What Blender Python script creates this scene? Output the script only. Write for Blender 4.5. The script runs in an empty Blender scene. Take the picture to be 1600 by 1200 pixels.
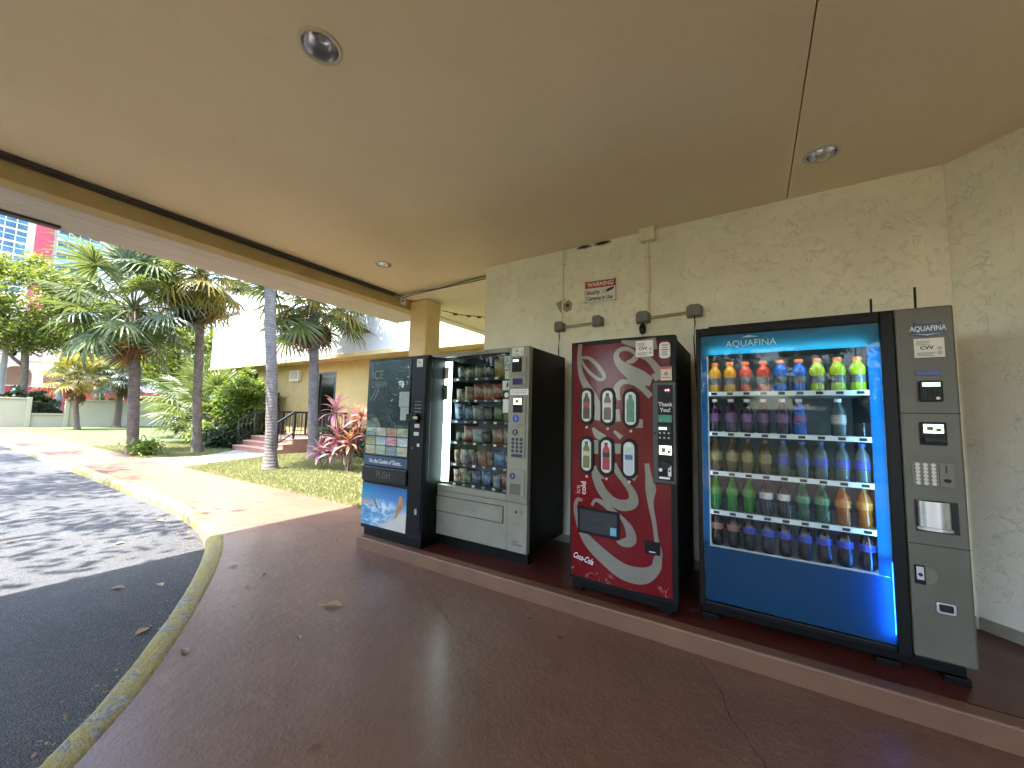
import bpy, bmesh, math, random
import numpy as np
from mathutils import Vector, Matrix
random.seed(7); rng = np.random.default_rng(7)
sc = bpy.context.scene
COL = sc.collection
R = math.radians
PI = math.pi

# ------------------------------------------------------------------ camera
cam_d = bpy.data.cameras.new('camera'); cam = bpy.data.objects.new('camera', cam_d); COL.objects.link(cam)
cam_d.sensor_width = 36.0; cam_d.lens = 600.5 / 1600 * 36; cam_d.clip_start = .05; cam_d.clip_end = 2000
pi_, ro_, ya_ = R(4.764), R(1.344), R(32.031)
fw = Vector((-math.sin(ya_)*math.cos(pi_), math.cos(ya_)*math.cos(pi_), math.sin(pi_)))
rt0 = Vector((math.cos(ya_), math.sin(ya_), 0)); up0 = rt0.cross(fw)
rt = math.cos(ro_)*rt0 + math.sin(ro_)*up0; up = -math.sin(ro_)*rt0 + math.cos(ro_)*up0
m = Matrix((rt, up, -fw)).transposed().to_4x4(); m.translation = (0, 0, 1.43)
cam.matrix_world = m
sc.camera = cam

# ------------------------------------------------------------------ sky and sun
SUN_TRAVEL = Vector((.15, .40, -1.0)).normalized()
w = bpy.data.worlds.new('World'); sc.world = w; w.use_nodes = True
nt = w.node_tree
sky = nt.nodes.new('ShaderNodeTexSky'); sky.sky_type = 'NISHITA'; sky.sun_disc = False
sky.sun_elevation = math.asin(-SUN_TRAVEL.z); sky.sun_rotation = math.atan2(-SUN_TRAVEL.x, -SUN_TRAVEL.y)
sky.air_density = 1.0; sky.dust_density = 1.6; sky.ozone_density = 1.0
nt.links.new(sky.outputs[0], nt.nodes['Background'].inputs[0])
nt.nodes['Background'].inputs[1].default_value = .115
sd = bpy.data.lights.new('sun', 'SUN'); so = bpy.data.objects.new('sun', sd); COL.objects.link(so)
sd.energy = 2.1; sd.angle = R(.53); sd.color = (1, .97, .92)
so.rotation_euler = SUN_TRAVEL.to_track_quat('-Z', 'Y').to_euler(); so.location = (-6, -8, 20)
sc.view_settings.view_transform = 'Standard'; sc.view_settings.look = 'None'
sc.view_settings.exposure = 3.92; sc.view_settings.gamma = 1.0; sc.view_settings.use_curve_mapping = False
sc.render.engine = 'CYCLES'
cy = sc.cycles
cy.use_denoising = True
cy.use_adaptive_sampling = True; cy.adaptive_threshold = .02
cy.max_bounces = 7; cy.diffuse_bounces = 5; cy.glossy_bounces = 3; cy.transmission_bounces = 6; cy.transparent_max_bounces = 16
cy.sample_clamp_indirect = 6.0; cy.caustics_reflective = False; cy.caustics_refractive = False

# ------------------------------------------------------------------ materials
MATS = {}
def nodes(name):
    m = bpy.data.materials.new(name); m.use_nodes = True; t = m.node_tree
    return m, t, t.nodes['Principled BSDF'], t.nodes['Material Output']
def coords(t, scale=(1,1,1), obj=True):
    c = t.nodes.new('ShaderNodeTexCoord'); mp = t.nodes.new('ShaderNodeMapping')
    mp.inputs['Scale'].default_value = scale
    t.links.new(c.outputs['Object' if obj else 'Generated'], mp.inputs['Vector'])
    return mp.outputs[0]
def noise(t, vec, scale, detail=4, rough=.55, dist=0):
    n = t.nodes.new('ShaderNodeTexNoise'); n.inputs['Scale'].default_value = scale; n.inputs['Detail'].default_value = detail
    n.inputs['Roughness'].default_value = rough; n.inputs['Distortion'].default_value = dist
    t.links.new(vec, n.inputs['Vector']); return n.outputs['Fac']
def ramp(t, fac, stops):
    r = t.nodes.new('ShaderNodeValToRGB'); e = r.color_ramp.elements
    while len(e) < len(stops): e.new(.5)
    for i, (p, c) in enumerate(stops):
        e[i].position = p; e[i].color = (*c, 1) if len(c) == 3 else c
    t.links.new(fac, r.inputs[0]); return r.outputs[0]
def mixc(t, fac, a, b, mode='MIX'):
    n = t.nodes.new('ShaderNodeMix'); n.data_type = 'RGBA'; n.blend_type = mode
    for s, v in ((n.inputs[0], fac), (n.inputs[6], a), (n.inputs[7], b)):
        if isinstance(v, (int, float)): s.default_value = v
        elif isinstance(v, tuple): s.default_value = (*v, 1)
        else: t.links.new(v, s)
    return n.outputs[2]
def mathn(t, op, a, b=0.):
    n = t.nodes.new('ShaderNodeMath'); n.operation = op
    for s, v in ((n.inputs[0], a), (n.inputs[1], b)):
        if isinstance(v, (int, float)): s.default_value = v
        else: t.links.new(v, s)
    return n.outputs[0]
def bump(t, bs, h, strength, dist=.01):
    b = t.nodes.new('ShaderNodeBump'); b.inputs['Strength'].default_value = strength; b.inputs['Distance'].default_value = dist
    t.links.new(h, b.inputs['Height']); t.links.new(b.outputs[0], bs.inputs['Normal'])
def pm(name, col, rough=.5, metal=0., var=.0, vs=6., bmp=0., bs_=60., coat=0., spec=.5, rvar=0.):
    """plain painted / moulded surface with a little colour drift, roughness drift and fine relief"""
    if name in MATS: return MATS[name]
    m, t, b, o = nodes(name)
    b.inputs['Roughness'].default_value = rough; b.inputs['Metallic'].default_value = metal
    b.inputs['Specular IOR Level'].default_value = spec
    b.inputs['Base Color'].default_value = (*col, 1)
    if coat: b.inputs['Coat Weight'].default_value = coat; b.inputs['Coat Roughness'].default_value = .05
    v = coords(t)
    if var:
        n = noise(t, v, vs, 5, .6)
        lo = tuple(max(0, c*(1-var)) for c in col); hi = tuple(min(1, c*(1+var)) for c in col)
        t.links.new(ramp(t, n, [(.3, lo), (.7, hi)]), b.inputs['Base Color'])
    if rvar:
        n = noise(t, v, vs*1.7, 4, .6)
        r = t.nodes.new('ShaderNodeMapRange'); r.inputs[3].default_value = max(.02, rough-rvar); r.inputs[4].default_value = min(1, rough+rvar)
        t.links.new(n, r.inputs[0]); t.links.new(r.outputs[0], b.inputs['Roughness'])
    if bmp: bump(t, b, noise(t, v, bs_, 4, .6), bmp, .004)
    MATS[name] = m; return m
def emit(name, col, strength):
    m, t, b, o = nodes(name)
    b.inputs['Base Color'].default_value = (*col, 1); b.inputs['Emission Color'].default_value = (*col, 1)
    b.inputs['Emission Strength'].default_value = strength; MATS[name] = m; return m
def glass(name, tint=(1,1,1), ior=1.5, rough=0.0):
    m, t, b, o = nodes(name); t.nodes.remove(b)
    tr = t.nodes.new('ShaderNodeBsdfTransparent'); tr.inputs[0].default_value = (*tint, 1)
    gl = t.nodes.new('ShaderNodeBsdfGlossy'); gl.inputs['Roughness'].default_value = rough
    fr = t.nodes.new('ShaderNodeFresnel')
    ge = t.nodes.new('ShaderNodeNewGeometry')     # the far face of the pane must not reflect totally
    t.links.new(mathn(t, 'ADD', mathn(t, 'MULTIPLY', ge.outputs['Backfacing'], 1/ior-ior), ior), fr.inputs[0])
    mx = t.nodes.new('ShaderNodeMixShader')
    t.links.new(fr.outputs[0], mx.inputs[0]); t.links.new(tr.outputs[0], mx.inputs[1]); t.links.new(gl.outputs[0], mx.inputs[2])
    t.links.new(mx.outputs[0], o.inputs[0]); MATS[name] = m; return m
def leafmat(name, c0, c1, trans=.35, rough=.45, objrand=True, scale=1.2):
    m, t, b, o = nodes(name)
    v = coords(t); n = noise(t, v, scale, 3)
    if objrand:
        oi = t.nodes.new('ShaderNodeObjectInfo'); n = mathn(t, 'ADD', mathn(t, 'MULTIPLY', n, .6), mathn(t, 'MULTIPLY', oi.outputs['Random'], .4))
    g = t.nodes.new('ShaderNodeNewGeometry')
    n = mathn(t, 'ADD', mathn(t, 'MULTIPLY', n, .6), mathn(t, 'MULTIPLY', g.outputs['Random Per Island'], .4))
    c = ramp(t, n, [(.25, c0), (.75, c1)])
    t.links.new(c, b.inputs['Base Color']); b.inputs['Roughness'].default_value = rough
    tl = t.nodes.new('ShaderNodeBsdfTranslucent'); t.links.new(mixc(t, .35, c, (c1[0]*1.6, c1[1]*1.5, c1[2]*.6)), tl.inputs[0])
    mx = t.nodes.new('ShaderNodeMixShader'); mx.inputs[0].default_value = trans
    t.links.new(b.outputs[0], mx.inputs[1]); t.links.new(tl.outputs[0], mx.inputs[2]); t.links.new(mx.outputs[0], o.inputs[0])
    MATS[name] = m; return m

def stucco(name, col, strength=.8, sc_=1.):
    m, t, b, o = nodes(name); v = coords(t)
    b.inputs['Roughness'].default_value = .75
    warp = t.nodes.new('ShaderNodeTexNoise'); warp.inputs['Scale'].default_value = 3.5*sc_; warp.inputs['Detail'].default_value = 4
    t.links.new(v, warp.inputs['Vector'])
    ad = t.nodes.new('ShaderNodeVectorMath'); ad.operation = 'MULTIPLY_ADD'
    t.links.new(warp.outputs['Color'], ad.inputs[0]); ad.inputs[1].default_value = (.6, .6, .6); t.links.new(v, ad.inputs[2])
    def ridges(s, lo, hi):
        vo = t.nodes.new('ShaderNodeTexVoronoi'); vo.feature = 'DISTANCE_TO_EDGE'; vo.inputs['Scale'].default_value = s
        t.links.new(ad.outputs[0], vo.inputs['Vector'])
        r = t.nodes.new('ShaderNodeMapRange'); r.inputs[1].default_value = 0; r.inputs[2].default_value = .045
        r.inputs[3].default_value = 1; r.inputs[4].default_value = 0; t.links.new(vo.outputs[0], r.inputs[0])
        k = t.nodes.new('ShaderNodeMapRange'); k.inputs[1].default_value = lo; k.inputs[2].default_value = hi
        t.links.new(noise(t, v, s*.7, 2), k.inputs[0])
        return mathn(t, 'MULTIPLY', r.outputs[0], k.outputs[0])
    h = mathn(t, 'ADD', ridges(6.5*sc_, .50, .64), mathn(t, 'MULTIPLY', ridges(13*sc_, .50, .66), .7))
    h2 = mathn(t, 'ADD', h, mathn(t, 'MULTIPLY', noise(t, v, 40, 5, .7), .35))
    h3 = mathn(t, 'ADD', h2, mathn(t, 'MULTIPLY', noise(t, v, 5, 3), .8))
    bump(t, b, h3, strength, .012)
    dirt = noise(t, v, 2.2, 6, .65)
    c = ramp(t, dirt, [(.25, tuple(x*.86 for x in col)), (.6, col), (.85, tuple(min(1, x*1.05) for x in col))])
    c = mixc(t, mathn(t, 'MULTIPLY', h, .06), c, tuple(x*.55 for x in col))
    t.links.new(c, b.inputs['Base Color']); MATS[name] = m; return m

def ceil_mat():
    m, t, b, o = nodes('ceiling_paint'); v = coords(t)
    b.inputs['Roughness'].default_value = .7
    c = ramp(t, noise(t, v, .8, 6, .6), [(.3, (.77, .67, .485)), (.7, (.84, .74, .55))])
    c = mixc(t, ramp(t, noise(t, v, 4, 6, .75), [(.60, (0,0,0)), (.78, (.4,.4,.4))]), c, (.58, .50, .34))
    t.links.new(c, b.inputs['Base Color'])
    h = mathn(t, 'ADD', noise(t, v, 55, 5, .7), mathn(t, 'MULTIPLY', noise(t, v, 7, 5, .65), .8))
    bump(t, b, h, .5, .006); MATS['ceiling_paint'] = m; return m

def floor_mat():
    m, t, b, o = nodes('terracotta_concrete'); v = coords(t)
    big = noise(t, v, .9, 6, .62); fine = noise(t, v, 14, 6, .7); med = noise(t, v, 4, 6, .66)
    c = ramp(t, big, [(.25, (.125, .060, .036)), (.55, (.175, .090, .056)), (.8, (.22, .128, .088))])
    c = mixc(t, ramp(t, med, [(.60, (0,0,0)), (.72, (.55,.55,.55))]), c, (.24, .15, .11))
    c = mixc(t, ramp(t, fine, [(.62, (0,0,0)), (.78, (.5,.5,.5))]), c, (.07, .035, .022))
    gv = t.nodes.new('ShaderNodeTexVoronoi'); gv.inputs['Scale'].default_value = 3.1; t.links.new(v, gv.inputs['Vector'])
    spot = mathn(t, 'MULTIPLY', mathn(t, 'LESS_THAN', gv.outputs['Distance'], .055), mathn(t, 'GREATER_THAN', noise(t, v, 1.3, 2), .5))
    c = mixc(t, mathn(t, 'MULTIPLY', spot, .75), c, (.035, .022, .017))
    st_ = ramp(t, noise(t, v, .55, 7, .7, 1.2), [(.52, (0,0,0)), (.66, (.5,.5,.5))]); c = mixc(t, st_, c, (.105, .055, .036))
    t.links.new(c, b.inputs['Base Color'])
    r = t.nodes.new('ShaderNodeMapRange'); r.inputs[3].default_value = .28; r.inputs[4].default_value = .6
    t.links.new(mathn(t, 'ADD', mathn(t, 'MULTIPLY', med, .6), mathn(t, 'MULTIPLY', fine, .4)), r.inputs[0]); t.links.new(r.outputs[0], b.inputs['Roughness']); b.inputs['Coat Weight'].default_value = .28; b.inputs['Coat Roughness'].default_value = .24; b.inputs['Specular IOR Level'].default_value = .35
    h = mathn(t, 'ADD', mathn(t, 'MULTIPLY', med, 1.3), mathn(t, 'ADD', mathn(t, 'MULTIPLY', fine, .7), mathn(t, 'MULTIPLY', noise(t, v, 60, 4, .6), .3)))
    bump(t, b, h, .6, .012); MATS['terracotta_concrete'] = m; return m

def asphalt_mat():
    m, t, b, o = nodes('asphalt'); v = coords(t)
    c = ramp(t, noise(t, v, .7, 6, .6), [(.3, (.026, .0265, .028)), (.7, (.050, .050, .052))])
    vo = t.nodes.new('ShaderNodeTexVoronoi'); vo.inputs['Scale'].default_value = 90; t.links.new(v, vo.inputs['Vector'])
    c = mixc(t, ramp(t, vo.outputs['Color'], [(.5, (0,0,0)), (.95, (.5,.5,.5))]), c, (.13, .127, .122))
    t.links.new(c, b.inputs['Base Color']); b.inputs['Roughness'].default_value = .85
    bump(t, b, mathn(t, 'ADD', vo.outputs['Distance'], noise(t, v, 150, 3)), .8, .01); MATS['asphalt'] = m; return m

def kerb_mat():
    m, t, b, o = nodes('worn_yellow_kerb'); v = coords(t)
    wear = noise(t, v, 9, 8, .72, .5); big = noise(t, v, 1.4, 3)
    f = ramp(t, mathn(t, 'ADD', mathn(t, 'MULTIPLY', wear, .75), mathn(t, 'MULTIPLY', big, .25)), [(.51, (0,0,0)), (.56, (1,1,1))])
    y = ramp(t, noise(t, v, 25, 4), [(.3, (.27, .205, .035)), (.7, (.38, .30, .075))])
    g = ramp(t, noise(t, v, 30, 5), [(.3, (.10, .09, .075)), (.55, (.27, .25, .21)), (.75, (.44, .42, .37))])
    t.links.new(mixc(t, f, y, g), b.inputs['Base Color']); b.inputs['Roughness'].default_value = .6
    bump(t, b, mathn(t, 'ADD', mathn(t, 'MULTIPLY', wear, 1.5), noise(t, v, 45, 5, .7)), 1.0, .02); MATS['worn_yellow_kerb'] = m; return m

def grass_mat():
    m, t, b, o = nodes('lawn'); v = coords(t)
    c = ramp(t, noise(t, v, 1.1, 6, .65), [(.3, (.036, .056, .012)), (.55, (.066, .085, .022)), (.75, (.115, .11, .045))])
    c = mixc(t, ramp(t, noise(t, v, 28, 5, .7), [(.45, (0,0,0)), (.7, (.6,.6,.6))]), c, (.05, .075, .018))
    t.links.new(c, b.inputs['Base Color']); b.inputs['Roughness'].default_value = .9
    bump(t, b, noise(t, v, 40, 5, .8), .9, .03); MATS['lawn'] = m; return m

def bark_mat(name, c0, c1):
    m, t, b, o = nodes(name); v = coords(t)
    rings = t.nodes.new('ShaderNodeTexWave'); rings.bands_direction = 'Z'; rings.inputs['Scale'].default_value = 4.2
    rings.inputs['Distortion'].default_value = 5; rings.inputs['Detail'].default_value = 3; t.links.new(v, rings.inputs['Vector'])
    n = noise(t, v, 7, 6, .7)
    t.links.new(ramp(t, mathn(t, 'ADD', mathn(t, 'MULTIPLY', n, .88), mathn(t, 'MULTIPLY', rings.outputs['Fac'], .12)), [(.3, c0), (.7, c1)]), b.inputs['Base Color'])
    b.inputs['Roughness'].default_value = .9
    bump(t, b, mathn(t, 'ADD', mathn(t, 'MULTIPLY', rings.outputs['Fac'], .35), noise(t, coords(t, (14, 14, 5)), 1.5, 5, .7)), .7, .02); MATS[name] = m; return m

def art_mat():
    """the printed picture on the lower panel of the freezer: orange dusk, blue sky, splash, pale beach"""
    m, t, b, o = nodes('printed_beach_splash'); b.inputs['Roughness'].default_value = .25
    c = t.nodes.new('ShaderNodeTexCoord'); s = t.nodes.new('ShaderNodeSeparateXYZ'); t.links.new(c.outputs['Generated'], s.inputs[0])
    X, Z = s.outputs[0], s.outputs[2]
    sky_ = ramp(t, Z, [(.48, (.55, .30, .12)), (.62, (.10, .25, .35)), (.8, (.01, .22, .38)), (1, (.008, .10, .25))])
    sky2 = ramp(t, Z, [(.4, (.30, .45, .60)), (.7, (.05, .20, .45)), (1, (.01, .09, .24))])
    sk = mixc(t, ramp(t, X, [(.1, (0,0,0)), (.45, (1,1,1))]), sky_, sky2)
    n = noise(t, coords(t, (7, 7, 22)), 1, 5, .7)
    sea = ramp(t, n, [(.35, (.02, .13, .30)), (.5, (.10, .28, .45)), (.62, (.55, .62, .62))])
    sand = mixc(t, ramp(t, mathn(t, 'SUBTRACT', X, Z), [(.3, (0,0,0)), (.55, (1,1,1))]), sea, (.5, .47, .40))
    hor = mathn(t, 'SUBTRACT', .50, mathn(t, 'MULTIPLY', X, .05))
    c1 = mixc(t, mathn(t, 'LESS_THAN', Z, hor), sk, sand)
    dx = mathn(t, 'SUBTRACT', X, .52); dz = mathn(t, 'SUBTRACT', Z, .48)
    d = mathn(t, 'SQRT', mathn(t, 'ADD', mathn(t, 'MULTIPLY', dx, dx), mathn(t, 'MULTIPLY', mathn(t, 'MULTIPLY', dz, dz), 4)))
    sp = mathn(t, 'MULTIPLY', ramp(t, d, [(.05, (1,1,1)), (.42, (0,0,0))]), ramp(t, noise(t, coords(t, (16, 16, 10)), 1, 6, .8, 1.), [(.48, (0,0,0)), (.6, (1,1,1))]))
    c2 = mixc(t, sp, c1, (.72, .78, .78))
    t.links.new(c2, b.inputs['Base Color']); MATS['printed_beach_splash'] = m; return m

def worn_red():
    m, t, b, o = nodes('scuffed_red_print'); v = coords(t)
    b.inputs['Roughness'].default_value = .2; b.inputs['Specular IOR Level'].default_value = .25
    c = ramp(t, noise(t, v, 2.5, 5), [(.3, (.10, .0025, .004)), (.7, (.16, .004, .006))])
    s = t.nodes.new('ShaderNodeSeparateXYZ'); cc = t.nodes.new('ShaderNodeTexCoord'); t.links.new(cc.outputs['Object'], s.inputs[0])
    low = t.nodes.new('ShaderNodeMapRange'); low.inputs[1].default_value = .36; low.inputs[2].default_value = .02; t.links.new(s.outputs[2], low.inputs[0])
    sp = ramp(t, mathn(t, 'ADD', noise(t, v, 11, 8, .75, .6), mathn(t, 'MULTIPLY', low.outputs[0], .17)), [(.66, (0,0,0)), (.76, (.8,.8,.8))])
    t.links.new(mixc(t, sp, c, (.42, .20, .19)), b.inputs['Base Color']); MATS['scuffed_red_print'] = m; return m

def bag_mat(name, c0, c1, c2):
    m, t, b, o = nodes(name); v = coords(t, (1,1,1), False)
    b.inputs['Roughness'].default_value = .32; b.inputs['Specular IOR Level'].default_value = .5
    s = t.nodes.new('ShaderNodeSeparateXYZ'); t.links.new(v, s.inputs[0])
    n = noise(t, v, 3.2, 3, .5, .8)
    c = ramp(t, mathn(t, 'ADD', mathn(t, 'MULTIPLY', s.outputs[2], .55), mathn(t, 'MULTIPLY', n, .5)), [(.30, c0), (.46, c1), (.5, c2), (.62, c2), (.66, c0)])
    c.node.color_ramp.interpolation = 'EASE'
    t.links.new(c, b.inputs['Base Color']); bump(t, b, noise(t, v, 7, 4), .5, .01); MATS[name] = m; return m

STUCCO = stucco('cream_stucco', (.88, .845, .71), .55, 1.45); STUCCO_Y = stucco('yellow_stucco', (.62, .45, .19), .5, 1.3)
CEIL = ceil_mat(); FLOOR = floor_mat(); ASPH = asphalt_mat(); KERB = kerb_mat(); LAWN = grass_mat()
BLACK = pm('black_cabinet', (.0028, .0028, .0028), .45, 0, .2, 8, .12, 200, 0, .16, .1)
BLACKP = pm('black_plastic', (.004, .004, .0042), .38, 0, .15, 20, .05, 250, 0, .2)
DGREY = pm('dark_grey_plastic', (.011, .0112, .0105), .4, 0, .2, 12, .05, 200, 0, .25)
SILVER = pm('silver_painted_metal', (.235, .22, .168), .42, .15, .15, 3, .05, 300, 0, .5, .08)
BEIGE = pm('beige_grey_panel', (.105, .101, .076), .42, .1, .14, 3, .05, 300, 0, .5, .06)
BEIGED = pm('beige_grey_keypad', (.14, .135, .105), .45, .1, .05)
STEEL = pm('brushed_steel', (.5, .5, .49), .28, .9, .1, 9, .05, 80)
WHITE = pm('white_sticker', (.74, .72, .68), .5, 0, .06, 20)
INK = pm('black_ink', (.012, .012, .014), .5)
REDP = pm('red_sign_print', (.48, .02, .03), .45)
SIGNW = pm('white_sign_print', (.76, .73, .72), .4, 0, .03)
SILVPRINT = pm('silver_ribbon_print', (.20, .185, .15), .3, .3, .10, 9, 0, 60, 0)
WPRINT = pm('white_print', (.72, .70, .68), .35)
def film(name, col, k=.45):
    """printed translucent film on the back of a glass door: light behind it glows through"""
    m, t, b, o = nodes(name); v = coords(t); c = ramp(t, noise(t, v, 1.4, 4), [(.3, tuple(x*.88 for x in col)), (.7, tuple(x*1.1 for x in col))])
    t.links.new(c, b.inputs['Base Color']); b.inputs['Roughness'].default_value = .3; b.inputs['Specular IOR Level'].default_value = .2
    tl = t.nodes.new('ShaderNodeBsdfTranslucent'); t.links.new(c, tl.inputs[0]); mx = t.nodes.new('ShaderNodeMixShader'); mx.inputs[0].default_value = k
    t.links.new(b.outputs[0], mx.inputs[1]); t.links.new(tl.outputs[0], mx.inputs[2]); t.links.new(mx.outputs[0], o.inputs[0]); MATS[name] = m; return m
BLUEP = film('blue_print', (.001, .070, .20)); TEALP = film('teal_header_print', (.012, .17, .29))
CREAMP = pm('cream_paint', (.76, .71, .54), .6, 0, .06, 12)
YELLOWP = pm('yellow_plaster', (.66, .50, .24), .75, 0, .09, 2.5, .25, 60)
def soffit_mat():
    m, t, b, o = nodes('whitewashed_soffit'); b.inputs['Roughness'].default_value = .8
    v = coords(t, (9, .5, 1)); n = mathn(t, 'ADD', mathn(t, 'MULTIPLY', noise(t, v, 2.2, 7, .7), .7), mathn(t, 'MULTIPLY', noise(t, coords(t), 1.1, 4), .3))
    t.links.new(ramp(t, n, [(.32, (.44, .42, .40)), (.6, (.60, .59, .57)), (.75, (.68, .67, .655))]), b.inputs['Base Color'])
    bump(t, b, noise(t, coords(t, (20, 1.2, 1)), 3, 6, .7), .4, .006); MATS['whitewashed_soffit'] = m; return m
SOFFIT = soffit_mat()
WHITEW = pm('white_render', (.58, .58, .59), .8, 0, .06, 1.1, .3, 20)
GREYBOX = pm('grey_cast_box', (.16, .155, .135), .5, .2, .15, 15, .1, 120)
PIPE = pm('dark_conduit', (.055, .045, .035), .6, 0, .3, 10)
PLINTH = pm('brown_painted_step', (.15, .072, .038), .55, 0, .16, 3, .35, 30, 0, .5, .1)
PLTOP = pm('dark_red_painted_top', (.075, .016, .010), .35, 0, .25, 4, .35, 30, 0, .5, .12)
CONC = pm('pale_concrete', (.28, .27, .25), .85, 0, .12, 2, .4, 40)
BRICKR = pm('brick_red_paint', (.36, .16, .10), .7, 0, .12, 5, .3, 40)
GLASS = glass('clear_glass', (.95, .97, .96), 1.42); GLASSD = glass('door_glass', (.96, .98, .97), 1.25)
CLEAR = glass('clear_acrylic', (.86, .89, .90), 1.35, .05)
DGLASS = pm('dark_glass', (.008, .012, .012), .04, 0, 0, 1, 0, 1, .0, .6)
INNER = pm('machine_liner', (.10, .11, .115), .5, 0, .1)
INNERD = pm('dark_liner', (.02, .022, .024), .5, 0, .1)
LCD = emit('lcd_grey_green', (.25, .36, .28), .35)
LCDB = pm('blue_screen', (.01, .012, .12), .15)
CHROME = pm('satin_reflector', (.86, .86, .86), .22, 1.0)

# ------------------------------------------------------------------ mesh helpers
ORG = {}
class MB:
    def __init__(s): s.v = []; s.f = []
    def add(s, vs, fs):
        o = len(s.v); s.v += [tuple(p) for p in vs]; s.f += [tuple(i+o for i in f) for f in fs]; return s
    def box(s, x0, x1, y0, y1, z0, z1):
        return s.add([(x0,y0,z0),(x1,y0,z0),(x1,y1,z0),(x0,y1,z0),(x0,y0,z1),(x1,y0,z1),(x1,y1,z1),(x0,y1,z1)],
                     [(0,3,2,1),(4,5,6,7),(0,1,5,4),(1,2,6,5),(2,3,7,6),(3,0,4,7)])
    def obox(s, c, ax, ay, az):
        c, ax, ay, az = map(Vector, (c, ax, ay, az))
        return s.add([c+i*ax+j*ay+k*az for k in (-1,1) for (i,j) in ((-1,-1),(1,-1),(1,1),(-1,1))],
                     [(0,3,2,1),(4,5,6,7),(0,1,5,4),(1,2,6,5),(2,3,7,6),(3,0,4,7)])
    def tube(s, pts, r, n=8, cap=True):
        pts = [Vector(p) for p in pts]; rs = r if isinstance(r, (list, tuple)) else [r]*len(pts)
        ref = Vector((0,0,1)); rings = []
        for i, p in enumerate(pts):
            d = (pts[min(i+1, len(pts)-1)] - pts[max(i-1, 0)]).normalized()
            a = d.cross(ref)
            if a.length < .05: a = d.cross(Vector((1,0,0)))
            a.normalize(); b = a.cross(d)
            rings.append([p + rs[i]*(math.cos(2*PI*k/n)*a + math.sin(2*PI*k/n)*b) for k in range(n)])
        vs = [q for ring in rings for q in ring]; fs = []
        for i in range(len(pts)-1):
            for k in range(n):
                fs.append((i*n+k, i*n+(k+1) % n, (i+1)*n+(k+1) % n, (i+1)*n+k))
        if cap: fs += [tuple(range(n)), tuple(reversed(range((len(pts)-1)*n, len(pts)*n)))]
        return s.add(vs, fs)
    def lathe(s, prof, n=16, c=(0,0,0), closed=True):
        vs = [(c[0]+r*math.cos(2*PI*k/n), c[1]+r*math.sin(2*PI*k/n), c[2]+z) for r, z in prof for k in range(n)]
        fs = [(i*n+k, i*n+(k+1) % n, (i+1)*n+(k+1) % n, (i+1)*n+k) for i in range(len(prof)-1) for k in range(n)]
        if closed: fs += [tuple(reversed(range(n))), tuple(range((len(prof)-1)*n, len(prof)*n))]
        return s.add(vs, fs)
    def plate(s, outline, y0, y1):
        """outline of (x,z), extruded between two y"""
        n = len(outline)
        return s.add([(x, y0, z) for x, z in outline] + [(x, y1, z) for x, z in outline],
                     [tuple(range(n)), tuple(reversed(range(n, 2*n)))] + [(i, i+n, (i+1) % n+n, (i+1) % n) for i in range(n)])
    def slab(s, outline, z0, z1):
        n = len(outline)
        return s.add([(x, y, z0) for x, y in outline] + [(x, y, z1) for x, y in outline],
                     [tuple(reversed(range(n))), tuple(range(n, 2*n))] + [(i, (i+1) % n, (i+1) % n+n, i+n) for i in range(n)])
    def disc(s, c, r, y0, y1, n=20, rz=None):
        rz = rz or r
        return s.plate([(c[0]+r*math.cos(2*PI*k/n), c[1]+rz*math.sin(2*PI*k/n)) for k in range(n)], y0, y1)
    def bend(s, fn): s.v = [fn(p) for p in s.v]; return s
def mesh_of(name, mb, mat, smooth=False):
    me = bpy.data.meshes.new(name); me.from_pydata(mb.v, [], mb.f); me.update()
    bm = bmesh.new(); bm.from_mesh(me); bmesh.ops.recalc_face_normals(bm, faces=bm.faces); bm.to_mesh(me); bm.free()
    if mat: me.materials.append(mat)
    if smooth:
        me.polygons.foreach_set('use_smooth', [True]*len(me.polygons))
        try: me.set_sharp_from_angle(angle=R(40))
        except Exception: pass
    return me
def mk(name, mb, mat, parent=None, smooth=False, bev=0., org=None):
    """build in world coordinates; vertices are shifted to the parent's origin"""
    o0 = ORG.get(parent.name, (0,0,0)) if parent else (org or (0,0,0))
    mb.v = [(x-o0[0], y-o0[1], z-o0[2]) for x, y, z in mb.v]
    ob = bpy.data.objects.new(name, mesh_of(name, mb, mat, smooth)); COL.objects.link(ob)
    if parent: ob.parent = parent
    else: ob.location = o0
    ORG[ob.name] = o0
    if bev:
        b = ob.modifiers.new('edge', 'BEVEL'); b.width = bev; b.segments = 2; b.limit_method = 'ANGLE'; b.angle_limit = R(40)
    return ob
def tag(o, label=None, cat=None, group=None, kind=None):
    if label: o['label'] = label
    if cat: o['category'] = cat
    if group: o['group'] = group
    if kind: o['kind'] = kind
    return o
def thing(name, label, cat, loc, group=None):
    o = bpy.data.objects.new(name, None); COL.objects.link(o); o.location = loc; ORG[o.name] = tuple(loc); o.empty_display_size = .1
    return tag(o, label, cat, group)
def inst(name, me, parent, loc=(0,0,0), rot=(0,0,0), scale=(1,1,1), local=False):
    ob = bpy.data.objects.new(name, me); COL.objects.link(ob)
    o0 = ORG.get(parent.name, (0,0,0)) if parent and not local else (0,0,0)
    if parent: ob.parent = parent
    ob.location = Vector(loc) - Vector(o0); ob.rotation_euler = rot; ob.scale = scale
    ORG[ob.name] = tuple(loc); return ob
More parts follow.
